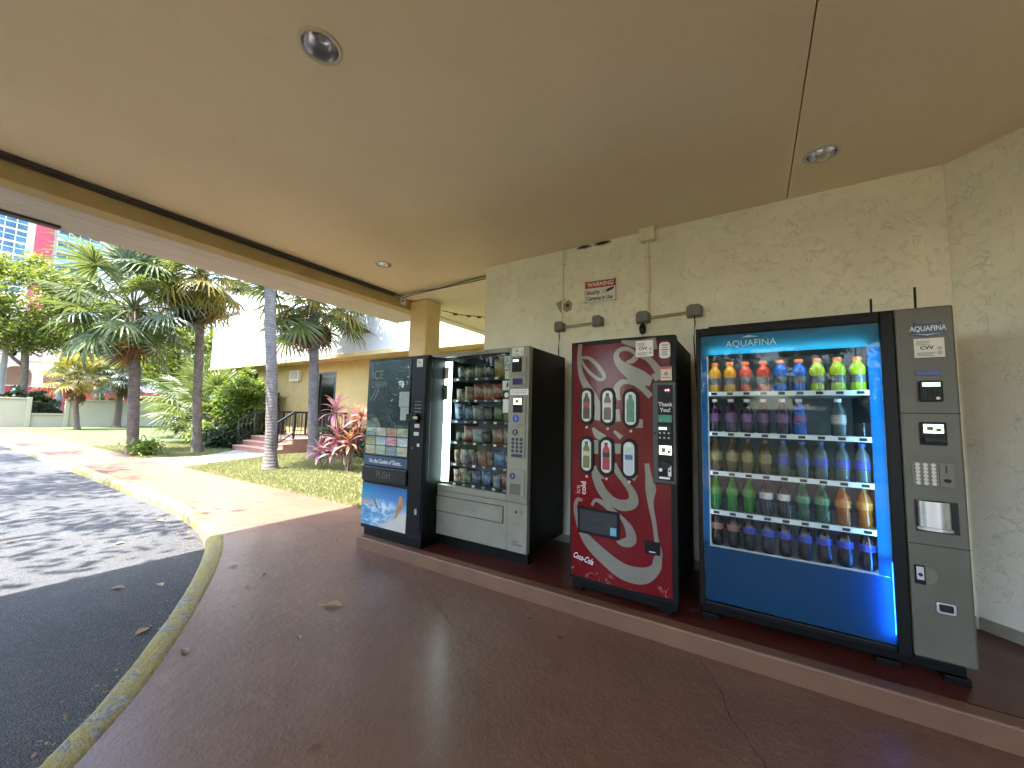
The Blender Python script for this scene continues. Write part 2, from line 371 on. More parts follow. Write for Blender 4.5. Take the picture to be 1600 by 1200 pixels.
def text(body, size, loc, mat, parent, name='lettering', roll=0., shear=0., bold=0., align='CENTER', sx=1., ext=.0006):
    cu = bpy.data.curves.new(name, 'FONT'); cu.body = body; cu.size = size; cu.align_x = align; cu.align_y = 'CENTER'
    cu.extrude = ext; cu.shear = shear; cu.offset = bold; cu.materials.append(mat); cu.resolution_u = 3
    ob = bpy.data.objects.new(name, cu); COL.objects.link(ob)
    o0 = ORG.get(parent.name, (0,0,0)); ob.parent = parent
    ob.location = Vector(loc) - Vector(o0); ob.rotation_euler = (PI/2, roll, 0); ob.scale = (sx, 1, 1); return ob
def ribbon(pts, y0, y1, sub=5):
    """a flat brush stroke through (x, z, width) points"""
    P = [Vector((p[0], p[1], p[2])) for p in pts]; Q = []
    for i in range(len(P)-1):
        a, b, c, d = P[max(i-1, 0)], P[i], P[i+1], P[min(i+2, len(P)-1)]
        for k in range(sub):
            t = k/sub
            Q.append(.5*((2*b) + (c-a)*t + (2*a-5*b+4*c-d)*t*t + (3*b-a-3*c+d)*t**3))
    Q.append(P[-1]); mb = MB(); L = []; Rr = []
    for i, q in enumerate(Q):
        d = Q[min(i+1, len(Q)-1)] - Q[max(i-1, 0)]; n = Vector((-d.y, d.x)).normalized() if (d.x or d.y) else Vector((1, 0))
        h = max(q.z, .004)/2
        L.append((q.x+n.x*h, q.y+n.y*h)); Rr.append((q.x-n.x*h, q.y-n.y*h))
    n = len(Q); vs = [(x, y0, z) for x, z in L] + [(x, y0, z) for x, z in Rr] + [(x, y1, z) for x, z in L] + [(x, y1, z) for x, z in Rr]
    fs = []
    for i in range(n-1):
        fs += [(i, i+1, n+i+1, n+i), (2*n+i, 3*n+i, 3*n+i+1, 2*n+i+1), (i, 2*n+i, 2*n+i+1, i+1), (n+i, n+i+1, 3*n+i+1, 3*n+i)]
    fs += [(0, n, 3*n, 2*n), (n-1, 3*n-1, 4*n-1, 2*n-1)]
    return mb.add(vs, fs)
def rrect(x0, x1, z0, z1, r, n=5):
    out = []
    for cx, cz, a0 in ((x1-r, z0+r, -90), (x1-r, z1-r, 0), (x0+r, z1-r, 90), (x0+r, z0+r, 180)):
        for k in range(n+1):
            a = R(a0 + 90*k/n); out.append((cx+r*math.cos(a), cz+r*math.sin(a)))
    return out

# ================================================================== SETTING
struct = lambda o: tag(o, kind='structure')
struct(mk('ground', MB().slab([(-900,-900),(900,-900),(900,900),(-900,900)], -.9, -.30), LAWN))
struct(mk('road', MB().slab([(-75,-9.4),(4.5,-9.4),(4.5,1),(-1.2,1),(-2.6,1.4),(-4.4,2.3),(-75,2.55)], -.28, -.12), ASPH))
# kerb line: outer (road) edge
K = [(-1.36,-7),(-1.37,-3),(-1.42,-1.9),(-1.56,-1.0),(-1.80,-.36),(-2.12,.10),(-2.47,.42),(-2.86,.73),(-3.58,1.18),(-4.40,1.62),(-5.22,1.96),(-6.12,2.17),(-7.6,2.30),(-9.5,2.34),(-12,2.34),(-20,2.28),(-39.6,2.2)]
def smoothline(P, sub=6):
    out = []
    for i in range(len(P)-1):
        a, b, c, d = [Vector(P[j]) for j in (max(i-1,0), i, i+1, min(i+2, len(P)-1))]
        for k in range(sub):
            t = k/sub; q = .5*((2*b)+(c-a)*t+(2*a-5*b+4*c-d)*t*t+(3*b-a-3*c+d)*t**3); out.append((q.x, q.y))
    out.append(tuple(P[-1])); return out
KO = smoothline(K)
def offset(P, d):
    out = []
    for i, p in enumerate(P):
        a = Vector(P[max(i-1,0)]); b = Vector(P[min(i+1,len(P)-1)]); t = (b-a).normalized(); n = Vector((t.y, -t.x))
        out.append((p[0]+n.x*d, p[1]+n.y*d))
    return out
KI = offset(KO, .155)
kb = MB()
for i in range(len(KO)-1):   # a swept kerb with a rounded nose
    pass
prof = [(.0, -.26), (.0, -.035), (.012, -.012), (.035, .004), (.135, .006), (.155, -.004), (.155, -.26)]
rows = [offset(KO, d) for d, z in prof]
n = len(KO); vs = []; fs = []
for (d, z), row in zip(prof, rows): vs += [(x, y, z + .004*math.sin(i*1.7)+.003*math.sin(i*.61)) for i, (x, y) in enumerate(row)]
for j in range(len(prof)-1):
    for i in range(n-1): fs.append((j*n+i, (j+1)*n+i, (j+1)*n+i+1, j*n+i+1))
struct(mk('kerb', kb.add(vs, fs), KERB, smooth=True))
walk = MB().slab(KI[::-1] + [(6,-7),(6,5),(-3.4,5),(-4.6,3.92),(-39.6,3.80)][0:5], -.29, 0.0)
o = struct(mk('walkway', walk, FLOOR))
bm = bmesh.new(); bm.from_mesh(o.data); bmesh.ops.triangulate(bm, faces=[f for f in bm.faces if len(f.verts) > 4]); bm.to_mesh(o.data); bm.free()
# lawn beyond the walkway
struct(mk('lawn', MB().slab([(-39.6,3.805),(-4.62,3.925),(-3.42,5.003),(-2.9,5.003),(-2.9,40),(-39.6,40)], -.295, -.012), LAWN))
struct(mk('lawn', MB().slab([(-80,-60),(60,-60),(60,-12),(9,-9.2),(2,-7.4),(-3,-7.2),(-7,-5.0),(-10,-4.7),(-80,-4.7)], -.29, .0), LAWN))
struct(mk('path', MB().slab([(-14.6,3.81),(-11.9,3.81),(-12.05,4.1),(-13.05,6.3),(-13.15,6.62),(-16.1,6.9),(-15.6,6.5),(-14.2,5.0)], -.2, -.003), CONC))
struct(mk('lot', MB().slab([(-900,-120),(-40.4,-120),(-40.4,200),(-900,200)], -.295, -.05), CONC))

# ---------------- canopy
ZC = 3.325
can = thing('canopy', 'tan plaster entrance canopy with recessed lights overhead', 'canopy', (-1, 0, ZC))
LIGHTS = [(-1.864, 1.02), (.461, 3.319), (-3.959, 3.158), (2.6, .6), (-1.864, -2.2), (-3.959, -.6)]
def holed(x0, x1, y0, y1, z, r=.092):
    bm = bmesh.new(); ed = []
    def loop(pts):
        vs = [bm.verts.new((x, y, z)) for x, y in pts]
        for i in range(len(vs)): ed.append(bm.edges.new((vs[i], vs[(i+1) % len(vs)])))
    loop([(x0,y0),(x1,y0),(x1,y1),(x0,y1)])
    for cx, cy_ in LIGHTS:
        if x0 < cx < x1 and y0 < cy_ < y1: loop([(cx+r*math.cos(2*PI*k/28), cy_+r*math.sin(2*PI*k/28)) for k in range(28)])
    bmesh.ops.triangle_fill(bm, use_beauty=True, use_dissolve=False, edges=ed)
    for f in bm.faces:
        f.normal_update()
        if f.normal.z > 0: f.normal_flip()
    mb = MB(); bm.verts.index_update()
    mb.add([v.co[:] for v in bm.verts], [[v.index for v in f.verts] for f in bm.faces]); bm.free()
    # edges of the sheet turned up so that the joint has depth
    mb.add([(x0,y0,z),(x1,y0,z),(x1,y1,z),(x0,y1,z),(x0,y0,z+.05),(x1,y0,z+.05),(x1,y1,z+.05),(x0,y1,z+.05)], [(0,1,5,4),(1,2,6,5),(2,3,7,6),(3,0,4,7)])
    return mb
mk('ceiling_panel', holed(-4.78, .290, -4.4, 4.10, ZC), CEIL, can)
mk('ceiling_panel', holed(.297, 7.0, -4.4, 4.10, ZC), CEIL, can)
mk('ceiling_panel', MB().box(-5.0, -2.86, 4.115, 8.25, ZC-.035, ZC+.06), CREAMP, can)
mk('roof_slab', MB().box(-5.595, 7.0, -4.4, 8.25, ZC+.22, ZC+.5), WHITEW, can)
mk('edge_beam', MB().box(-4.98, -4.78, -4.4, 4.92, 3.134, ZC+.219), pm('shaded_yellow_plaster', (.44, .34, .16), .75, 0, .15, 2, .3, 50), can, bev=.006)  # same yellow plaster as the column, darkened: the beam's shade is in its colour
mk('soffit', MB().box(-5.69, -4.984, -4.4, 4.92, 3.136, 3.22), SOFFIT, can)
mk('fascia', MB().box(-5.69, -5.60, -4.4, 4.92, 3.222, ZC+.6), SOFFIT, can)
mk('fascia', MB().box(-5.2, -5.003, 4.925, 8.25, ZC-.06, ZC+.215), CREAMP, can)
mk('fascia', MB().box(-5.6, 7.0, -4.5, -4.403, 3.1, ZC+.6), SOFFIT, can)
# slim dark slot fitted along the soffit edge
mk('light_slot', MB().box(-5.64, -5.55, -2.2, .70, 3.112, 3.1355), PIPE, can, bev=.004)
for i, (lx, ly) in enumerate(LIGHTS[:3]):
    lab = ['recessed ceiling light with shiny reflector near the top edge, over the walkway', 'recessed ceiling light above the blue drinks machine, beside the ceiling joint', 'small far recessed ceiling light near the corner column'][i]
    t_ = thing('recessed_light', lab, 'ceiling light', (lx, ly, ZC), 'recessed ceiling lights')
    mk('trim_ring', MB().lathe([(.087, ZC+.002), (.087, ZC-.006), (.098, ZC-.010), (.108, ZC-.003), (.108, ZC+.0)], 36, (lx, ly, 0), False), pm('pale_trim', (.55, .50, .40), .4), t_, True)
    mk('reflector', MB().lathe([(.0885, ZC+.001), (.086, ZC+.04), (.074, ZC+.08), (.045, ZC+.105), (.0, ZC+.11)], 36, (lx, ly, 0), False), CHROME, t_, True)
    mk('bulb', MB().lathe([(.0, .045), (.022, .05), (.034, .07), (.03, .09), (.015, .10)], 16, (lx, ly, ZC), False), pm('frosted_bulb', (.6, .6, .58), .3), t_, True)
for lx, ly in LIGHTS[3:]:
    mk('reflector', MB().lathe([(.092, ZC+.001), (.070, ZC+.12), (.0, ZC+.16)], 24, (lx, ly, 0), False), CHROME, can, True)
# walls
sw = thing('stucco_wall', 'long cream rough stucco wall behind the vending machines', 'wall', (-.8, 3.88, 0))
mk('wall_face', MB().box(-2.86, 1.22, 3.88, 4.09, -.05, ZC+.2), STUCCO, sw)
mk('wall_face', MB().box(-2.855, -2.6, 4.095, 8.2, -.05, ZC-.04), STUCCO, sw)
bs = MB(); bs.box(-2.865, 1.215, 3.862, 3.879, .0, .19); mk('base_band', bs, pm('grey_base_paint', (.26,.24,.19), .7, 0, .2, 6, .4, 30), sw)
aw = thing('stucco_wall', 'angled cream stucco wall on the right, beside the blue drinks machine', 'wall', (1.22, 3.9, 0))
e1 = Vector((1,-1,0)).normalized(); e2 = Vector((1,1,0)).normalized()
c0 = Vector((1.222, 3.895, 0)); L_ = 4.88
mk('wall_face', MB().obox(c0 + e1*L_/2 + e2*.1 + Vector((0,0,1.73)), e1*L_/2, e2*.1, (0,0,1.79)), STUCCO, aw)
mk('base_band', MB().obox(c0 + e1*L_/2 - e2*.009 + Vector((0,0,.09)), e1*L_/2*.99, e2*.008, (0,0,.10)), MATS['grey_base_paint'], aw)
mk('wall_face', MB().box(4.66, 4.9, -3.2, .45, -.05, ZC+.2), STUCCO, aw)
# hairline cracks in the painted floor
for pts_ in ([(-.30,2.70),(-.275,2.62),(-.20,2.50),(-.163,2.40),(-.13,2.27),(-.06,2.17),(.0,2.06),(.09,1.86),(.16,1.62),(.30,1.35)], [(-5.0,3.0),(-4.5,2.86),(-4.1,2.80),(-3.9,2.70)], [(-2.3,2.45),(-1.9,2.2),(-1.7,2.12),(-1.2,2.05)]):
    cb = MB(); L1 = []; L2 = []
    for i_, (x_, y_) in enumerate(smoothline(pts_, 5)):
        w_ = .0012+.0022*random.random(); jx, jy = random.uniform(-.008,.008), random.uniform(-.008,.008); L1.append((x_+jx-w_, y_+jy, .0022)); L2.append((x_+jx+w_, y_+jy+.001, .0022))
    n_ = len(L1); cb.add(L1+L2, [(k, k+1, n_+k+1, n_+k) for k in range(n_-1)]); mk('crack', cb, pm('crack_dirt', (.05,.025,.016), .9), bpy.data.objects['walkway'])
# plinth
pl = thing('machine_plinth', 'low brown painted step carrying the four vending machines', 'plinth', (-1, 2.73, 0))
mk('riser', MB().box(-3.63, 4.0, 2.73, 2.83, -.05, .117), PLINTH, pl, bev=.012)
mk('top_slab', MB().box(-3.615, 2.0, 2.832, 3.86, -.05, .116), PLTOP, pl)
# column
co = thing('column', 'square yellow plaster column holding the canopy corner', 'column', (-4.6, 4.55, 0))
mk('shaft', MB().box(-4.777, -4.40, 4.40, 4.72, -.05, 3.28), YELLOWP, co, bev=.008)

# ---------------- ceiling conduit, cables, camera
cp = MB()
for dx, dz, r in ((.018, -.018, .016), (.045, -.012, .010), (.016, -.045, .008)):
    cp.tube([(-4.78+dx, -4.3, ZC+dz), (-4.78+dx, -2, ZC+dz-.004), (-4.78+dx, .5, ZC+dz), (-4.78+dx, 2.4, ZC+dz-.006), (-4.78+dx, 4.05, ZC+dz)], r, 8)
tag(mk('conduit', cp, PIPE, org=(-4.76, 0, ZC)), 'bundle of dark conduits along the beam under the ceiling', 'conduit')
for k, (off, lab) in enumerate(((0, 'upper dark cable sagging from the beam to the stucco wall'), (.035, 'lower dark cable sagging from the beam to the stucco wall'))):
    P = [(-4.74, 4.06, ZC-.02), (-4.6, 4.08, ZC-.05-off), (-4.3, 4.09, ZC-.035-off*.8), (-3.9, 4.10, ZC-.045-off*.2), (-3.3, 4.09, ZC-.02-off), (-2.87, 4.07, ZC-.02-off)]
    tag(mk('cable', MB().tube([Vector(p) for p in P], .007, 6), PIPE, org=P[0]), lab, 'cable')
ck_ = [(-4.77, 4.25, ZC-.06), (-4.70, 4.36, 3.19), (-4.42, 4.39, 3.16)]
P = [(-4.39, 4.74, 3.17), (-4.2, 5.0, 3.14), (-3.9, 5.3, 3.13), (-3.3, 5.6, 3.10), (-2.86, 5.7, 3.08)]
wv = MB().tube(P, .006, 6)
for q in ((-4.25, 4.92, 3.135), (-4.1, 5.1, 3.125), (-3.97, 5.22, 3.12)): wv.obox(q, (.03,.02,0), (-.008,.012,0), (0,0,.014))
tag(mk('cable', wv, PIPE, org=P[0]), 'thin clipped wire from the yellow column to the wall corner', 'cable')
sc_ = thing('security_camera', 'small white security camera on the beam by the column', 'camera', (-4.765, 4.22, 3.23))
mk('mount', MB().box(-4.779, -4.74, 4.17, 4.27, 3.19, 3.29), SIGNW, sc_, bev=.006)
bl = MB().lathe([(.001,-.05),(.028,-.048),(.036,-.02),(.036,.03),(.03,.045),(.001,.046)], 18)
bl.bend(lambda p: (-4.70 + p[2]*-.55 + p[0]*.5, 4.17 + p[2]*.7 + p[0]*.4, 3.22 + p[1] + p[2]*.15)); mk('housing', bl, SIGNW, sc_, True)
ln = MB().lathe([(.001,-.056),(.019,-.055),(.02,-.045)], 14); ln.bend(lambda p: (-4.70 + p[2]*-.55 + p[0]*.5, 4.17 + p[2]*.7 + p[0]*.4, 3.22 + p[1] + p[2]*.15)); mk('lens', ln, DGLASS, sc_, True)
# ================================================================== WALL FITTINGS
YW = 3.88
def conduit(x, z0, z1, lab, r=.011):
    t_ = thing('conduit', lab, 'conduit', (x, YW, z0), 'wall conduits')
    mk('pipe', MB().tube([(x, YW-.016, z0), (x+.003, YW-.017, (z0+z1)/2), (x, YW-.016, z1)], r, 10), CREAMP, t_, True)
    for z in (z0+.32*(z1-z0), z0+.8*(z1-z0)):
        mk('strap', MB().box(x-.026, x+.026, YW-.030, YW+.0, z-.007, z+.007), CREAMP, t_, bev=.002)
conduit(-1.775, 2.47, ZC, 'thin cream conduit above the snack machine, running up to the ceiling', .009)
conduit(-.85, 2.47, 3.20, 'cream conduit below the square ceiling box, above the red machine', .014)
def jbox(x, z, lab, wd=.058, hh=.048):
    t_ = thing('outlet_box', lab, 'outlet box', (x, YW, z), 'weatherproof outlet boxes')
    mk('back_box', MB().plate(rrect(x-wd, x+wd, z-hh, z+hh, .012), YW-.045, YW+.0), GREYBOX, t_, bev=.004)
    mk('cover', MB().plate(rrect(x-wd*.86, x+wd*.86, z-hh*.80, z+hh*1.12, .014), YW-.075, YW-.0455), GREYBOX, t_, bev=.008)
    mk('hinge', MB().tube([(x-wd*.6, YW-.062, z+hh*1.14), (x+wd*.6, YW-.062, z+hh*1.14)], .009, 8), GREYBOX, t_)
    return t_
jbox(-1.80, 2.425, 'grey outlet box under the thin conduit, leftmost on the wall')
jbox(-1.36, 2.440, 'grey outlet box right of the leftmost one, below the warning sign')
jbox(-.895, 2.425, 'grey outlet box above the red machine with a plug hanging from it', .068, .05)
jbox(-.432, 2.432, 'grey outlet box nearest the blue machine, rightmost on the wall', .068, .05)
for x0, x1, lab in ((-1.742, -1.418, 'twin thin conduit joining the two outlet boxes under the warning sign'), (-.826, -.50, 'twin thin conduit joining the two outlet boxes above the red machine')):
    m_ = MB().tube([(x0, YW-.016, 2.415), (x1, YW-.016, 2.425)], .0065, 8); m_.tube([(x0, YW-.016, 2.434), (x1, YW-.016, 2.444)], .0065, 8)
    tag(mk('conduit', m_, pm('tan_conduit', (.36,.30,.19), .55), org=(x0, YW, 2.42)), lab, 'conduit', 'wall conduits')
for x, z0, z1, y, lab in ((-1.80, 2.38, 1.7, 3.84, 'black power cord from the leftmost outlet box behind the snack machine'), (-.895, 2.38, 1.7, 3.84, 'black power cord dropping behind the red machine'), (-.432, 2.385, 1.7, 3.84, 'black power cord dropping behind the blue machine')):
    P = [(x, YW-.05, z0+.01), (x+.004, y, z0-.06), (x-.008, y+.005, z0-.2), (x+.01, y+.01, z1)]
    m_ = MB().tube(P, .006, 6)
    if x == -.895: m_.lathe([(.001,-.11),(.026,-.10),(.034,-.05),(.028,-.02),(.008,.0)], 12, (x, YW-.05, z0-.01))
    tag(mk('power_cord', m_, BLACKP, org=P[0]), lab, 'cord', 'machine power cords')
sb = thing('junction_box', 'square cream electrical box where the wall meets the ceiling', 'electrical box', (-.84, YW, 3.2))
mk('box', MB().box(-.91, -.775, YW-.09, YW, 3.195, 3.320), CREAMP, sb, bev=.006); mk('cover_plate', MB().box(-.916, -.769, YW-.098, YW-.0905, 3.190, 3.322), CREAMP, sb, bev=.003)
# patched hole around the thin conduit
pt = thing('wall_patch', 'grey patched plate behind the thin conduit above the snack machine', 'wall plate', (-1.74, YW, 2.67))
mk('plate', MB().plate([(-1.86,2.72),(-1.80,2.735),(-1.755,2.70),(-1.705,2.735),(-1.665,2.69),(-1.675,2.62),(-1.735,2.60),(-1.775,2.64),(-1.80,2.60),(-1.835,2.66)], YW-.006, YW+.001), pm('grey_mortar', (.30,.27,.19), .8, 0, .2, 30, .5, 60), pt)
mk('socket', MB().disc((-1.715, 2.672), .02, YW-.016, YW-.0065), DGREY, pt, bev=.003)
# broken plaster along the ceiling line
for x, w_, lab in ((-1.53, .09, 'broken plaster patch at the ceiling line, above the warning sign'), (-1.32, .10, 'second broken plaster patch at the ceiling line with a wire end')):
    g_ = thing('plaster_hole', lab, 'plaster damage', (x, YW, ZC-.03))
    pts = [(x + w_*math.cos(a)*(.8+.4*random.random()), ZC-.022 + .020*math.sin(a)*(.8+.4*random.random())) for a in [2*PI*k/14 for k in range(14)]]
    mk('chipped_edge', MB().plate(pts, YW-.007, YW+.001), MATS['grey_mortar'], g_)
    mk('cavity', MB().plate([(x+(a-x)*.7, ZC-.02+(b-ZC+.02)*.6) for a, b in pts], YW-.010, YW-.0072), DGREY, g_)
# warning sign
sg = thing('warning_sign', 'white and red sign reading WARNING Security Cameras in Use', 'sign', (-1.335, YW, 2.67))
x0, x1, z0, z1 = -1.515, -1.160, 2.660, 2.905
tl = lambda p: (p[0], p[1], p[2] + (p[0]-x0)*-.03)
mk('plate', MB().plate(rrect(x0, x1, z0, z1, .012), YW-.020, YW-.016).bend(tl), SIGNW, sg)
mk('border', MB().plate(rrect(x0+.010, x1-.010, z0+.010, z1-.010, .008), YW-.0212, YW-.0202).bend(tl), INK, sg)
mk('white_field', MB().plate(rrect(x0+.0135, x1-.0135, z0+.0135, z1-.0135, .006), YW-.0224, YW-.0214).bend(tl), SIGNW, sg)
mk('red_header', MB().plate(rrect(x0+.0135, x1-.0135, z1-.085, z1-.0135, .004), YW-.0236, YW-.0226).bend(tl), REDP, sg)
text('WARNING', .064, (-1.337, YW-.0245, z1-.054), SIGNW, sg, roll=R(1.7), bold=.0018, sx=.92)
text('Security', .062, (x0+.026, YW-.0235, z0+.110), INK, sg, roll=R(1.7), bold=.0013, align='LEFT', sx=.72)
text('Cameras in Use', .062, (x0+.026, YW-.0235, z0+.046), INK, sg, roll=R(1.7), bold=.0013, align='LEFT', sx=.72)
cm = MB().plate([(-1.262,2.755),(-1.215,2.77),(-1.19,2.785),(-1.185,2.80),(-1.23,2.797),(-1.265,2.785)], YW-.0236, YW-.0228)
mk('camera_mark', cm, INK, sg); mk('camera_mark', MB().disc((-1.287, 2.767), .024, YW-.0236, YW-.0228, 18, .017), INK, sg); mk('camera_mark', MB().disc((-1.289, 2.767), .017, YW-.0246, YW-.0238, 18, .012), SIGNW, sg)
for x, z in ((x0+.012, z0+.005), (x1-.012, z0-.006), (x0+.012, z1-.006), (x1-.012, z1-.017)): mk('screw', MB().disc((x, z), .005, YW-.0265, YW-.0195, 8), GREYBOX, sg)

# ================================================================== STICKER HELPERS
def cvv_sticker(parent, x0, x1, z0, z1, y, name='service_sticker'):
    st = mk(name, MB().box(x0, x1, y-.0015, y-.0002, z0, z1), WHITE, parent)
    wd = x1-x0; h = z1-z0
    text('CVV', h*.26, ((x0+x1)/2-wd*.08, y-.0022, (z0+z1)/2), INK, st, bold=.001, sx=1.0, ext=.0003)
    for k, (a, b, c) in enumerate(((.08,.55,.84),(.08,.5,.76),(.08,.55,.68),(.08,.7,.24),(.08,.62,.17),(.08,.66,.10))):
        mk('print_line', MB().box(x0+a*wd, x0+b*wd, y-.0021, y-.0016, z0+c*h-.006*h*3, z0+c*h+.006*h*3), pm('grey_print', (.25,.25,.24), .5), st)
    for c in (.46, .22): mk('stamp', MB().disc((x1-.16*wd, z0+c*h), .085*wd, y-.0021, y-.0016, 14), pm('pale_stamp', (.42,.42,.40), .5), st)
    return st
def keypad(parent, x0, x1, z0, z1, y, cols, rows_, mat, r, disc=True, name='key'):
    dx = (x1-x0)/(cols-1); dz = (z1-z0)/(rows_-1)
    me = mesh_of(name, MB().disc((0, 0), r, -.004, .0, 12) if disc else MB().box(-r, r, -.004, 0, -r*.8, r*.8), mat)
    for i in range(cols):
        for j in range(rows_): inst(name, me, parent, (x0+i*dx, y, z0+j*dz))

# ================================================================== BLUE DRINKS MACHINE
YF = 2.97; ZB = .165
aq = thing('drinks_machine', 'tall blue glass-front drinks machine with beige control column, far right', 'vending machine', (.3, YF, .116))
XL, XR, ZT = -.328, .926, 2.075
mk('cabinet', MB().box(XL+.004, XL+.03, 3.03, 3.78, .235, ZT-.01).box(.64, XR-.01, 3.03, 3.78, .235, ZT-.01).box(XL+.031, .639, 3.03, 3.78, .235, .50).box(XL+.031, .639, 3.03, 3.78, 1.965, ZT-.01).box(XL+.031, .639, 3.70, 3.78, .501, 1.964), BLACK, aq)
mk('top_cap', MB().box(-.25, .90, 3.0, 3.72, ZT-.008, ZT+.016), BLACK, aq, bev=.004)
fr = MB().box(XL, XL+.028, YF-.005, 3.028, .20, ZT).box(.637, .695, YF-.012, 3.028, .20, ZT).box(XL+.0285, .6365, YF-.005, 3.028, 2.022, ZT).box(XL+.0285, .6365, YF-.005, 3.028, .20, .237)
mk('door_frame', fr, BLACKP, aq, bev=.006)
mk('liner', MB().box(-.298, -.29, 3.05, 3.69, .51, 1.955).box(.615, .623, 3.05, 3.69, .51, 1.955).box(-.289, .614, 3.66, 3.695, .51, 1.955).box(-.289, .614, 3.05, 3.659, 1.945, 1.955).box(-.289, .614, 3.05, 3.659, .51, .52), INNER, aq)
def sheet(nm, x0, x1, z0, z1, mt): return mk(nm, MB().add([(x0,2.988,z0),(x1,2.988,z0),(x1,2.988,z1),(x0,2.988,z1)], [(0,1,2,3)]), mt, aq)
sheet('header_panel', -.298, .635, 1.885, 2.02, TEALP)
sheet('lower_panel', -.298, .635, .239, .590, BLUEP)
sheet('side_panel', -.298, -.262, .5905, 1.8845, BLUEP)
sheet('side_panel', .580, .635, .5905, 1.8845, BLUEP)
wf = MB().box(-.2615, -.254, 2.984, 3.0, .592, 1.883).box(-.2535, .5795, 2.984, 3.0, .5925, .599)
mk('window_trim', wf, pm('pale_trim_plastic', (.5,.55,.56), .35), aq)
mk('glass', MB().box(-.299, .636, 2.974, 2.980, .2385, 2.0205), GLASSD, aq)
LEDB = emit('led_strip_blue', (.10, .42, 1.0), 5.0); LEDW = emit('led_strip_white', (.30, .70, 1.0), 3.2)
mk('light_strip', MB().box(.600, .612, 3.008, 3.022, .70, 1.87), LEDW, aq)
mk('light_strip', MB().box(-.25, .57, 3.008, 3.022, 1.896, 1.908), emit('led_top', (.80, .92, 1.0), 1.6), aq)
mk('light_strip', MB().box(-.285, -.270, 3.012, 3.03, .62, 1.87), emit('led_strip_dim', (.62, .86, 1.0), .35), aq)
mk('glow_strip', MB().box(.612, .630, 3.016, 3.026, .28, .66), emit('led_glow_blue', (.03, .24, 1.0), 8.0), aq)
text('AQUAFINA', .062, (.0, 2.9725, 1.950), pm('pale_blue_print', (.45,.62,.68), .4), aq, 'lettering', sx=.92)
mk('mountain_mark', MB().plate([(-.05,1.992),(-.01,2.005),(.02,1.998),(.05,1.992)], 2.9722, 2.9735), MATS['pale_blue_print'], aq)
SH = [1.630, 1.350, 1.080, .815, .575]
for z in SH:
    s_ = mk('shelf', MB().box(-.286, .611, 3.07, 3.62, z-.018, z-.004), pm('white_shelf', (.62,.66,.68), .35), aq)
    mk('shelf_edge', MB().box(-.286, .611, 3.052, 3.069, z-.026, z+.004), MATS['white_shelf'], s_)
    for k in range(9):
        mk('price_tag', MB().box(-.225+k*.0975-.018, -.225+k*.0975+.018, 3.0495, 3.0515, z-.020, z-.002), INK if k % 2 else DGREY, s_)
PITCH = .0975
stopm = MB()
n_ = 10
arc = [(.043*math.cos(PI + PI*k/n_), .043*math.sin(PI + PI*k/n_)) for k in range(n_+1)]
stopm.add([(x, y, 0) for x, y in arc] + [(x, y, .085) for x, y in arc], [(k, k+1, n_+2+k, n_+1+k) for k in range(n_)])
stop_me = mesh_of('bottle_guard', stopm, CLEAR, True)
for z in SH:
    for k in range(9): inst('bottle_guard', stop_me, aq, (-.225+k*PITCH, 3.112, z+.0))
# control column
mk('control_column', MB().box(.6955, .925, 2.945, 3.028, .225, 2.08), BEIGE, aq, bev=.010)
mk('column_seam', MB().box(.6965, .924, 2.9435, 2.9448, 1.494, 1.499), DGREY, aq); mk('column_seam', MB().box(.6965, .924, 2.9435, 2.9448, .802, .806), DGREY, aq)
Y2 = 2.945
bd = MB().plate([(.752,1.925),(.82,1.912),(.890,1.928),(.884,1.955),(.872,2.0),(.866,1.985),(.79,1.985),(.77,2.0),(.757,1.955)], Y2-.004, Y2)
bdg = mk('brand_badge', bd, pm('deep_blue_badge', (.004,.045,.13), .25), aq, bev=.001); text('AQUAFINA', .040, (.822, Y2-.0048, 1.958), WPRINT, bdg, sx=.70, bold=.0008)
mk('badge_swoosh', MB().plate([(.76,1.931),(.82,1.921),(.884,1.932),(.82,1.926)], Y2-.0052, Y2-.0042), WPRINT, bdg)
cvv_sticker(aq, .765, .882, 1.800, 1.905, Y2-.001, 'service_sticker'); 
mk('blue_tag', MB().plate(rrect(.764, .862, 1.700, 1.728, .006), Y2-.006, Y2), pm('blue_tag_plastic', (.02,.04,.22), .3), aq, bev=.002)
rd = mk('card_reader', MB().plate(rrect(.772, .860, 1.560, 1.672, .008), Y2-.022, Y2), BLACKP, aq, bev=.004)
mk('screen', MB().box(.782, .850, Y2-.0235, Y2-.0222, 1.640, 1.662), LCD, rd); keypad(rd, .786, .846, 1.575, 1.618, Y2-.0222, 4, 3, DGREY, .006, False, 'button')
mk('button', MB().disc((.838, 1.577), .008, Y2-.027, Y2-.0222, 12), WHITE, rd)
bv = mk('bill_acceptor', MB().plate(rrect(.766, .866, 1.328, 1.450, .004), Y2-.012, Y2), BLACKP, aq, bev=.003)
mk('bill_sign', MB().box(.779, .853, Y2-.0155, Y2-.0122, 1.392, 1.438), emit('lit_bill_sign', (.62,.62,.38), .55), bv)
mk('bill_mark', MB().box(.790, .815, Y2-.0165, Y2-.0157, 1.405, 1.428), pm('bill_green', (.10,.25,.10), .5), bv); mk('bill_mark', MB().box(.824, .846, Y2-.0165, Y2-.0157, 1.400, 1.418), MATS['bill_green'], bv)
mk('bill_slot', MB().box(.776, .858, Y2-.026, Y2-.0122, 1.340, 1.372), DGREY, bv, bev=.004)
kp = mk('keypad_plate', MB().plate(rrect(.727, .888, 1.108, 1.238, .006), Y2-.004, Y2), BEIGED, aq, bev=.002)
mk('plate_seam', MB().box(.8285, .8305, Y2-.0052, Y2-.0042, 1.115, 1.232), DGREY, kp)
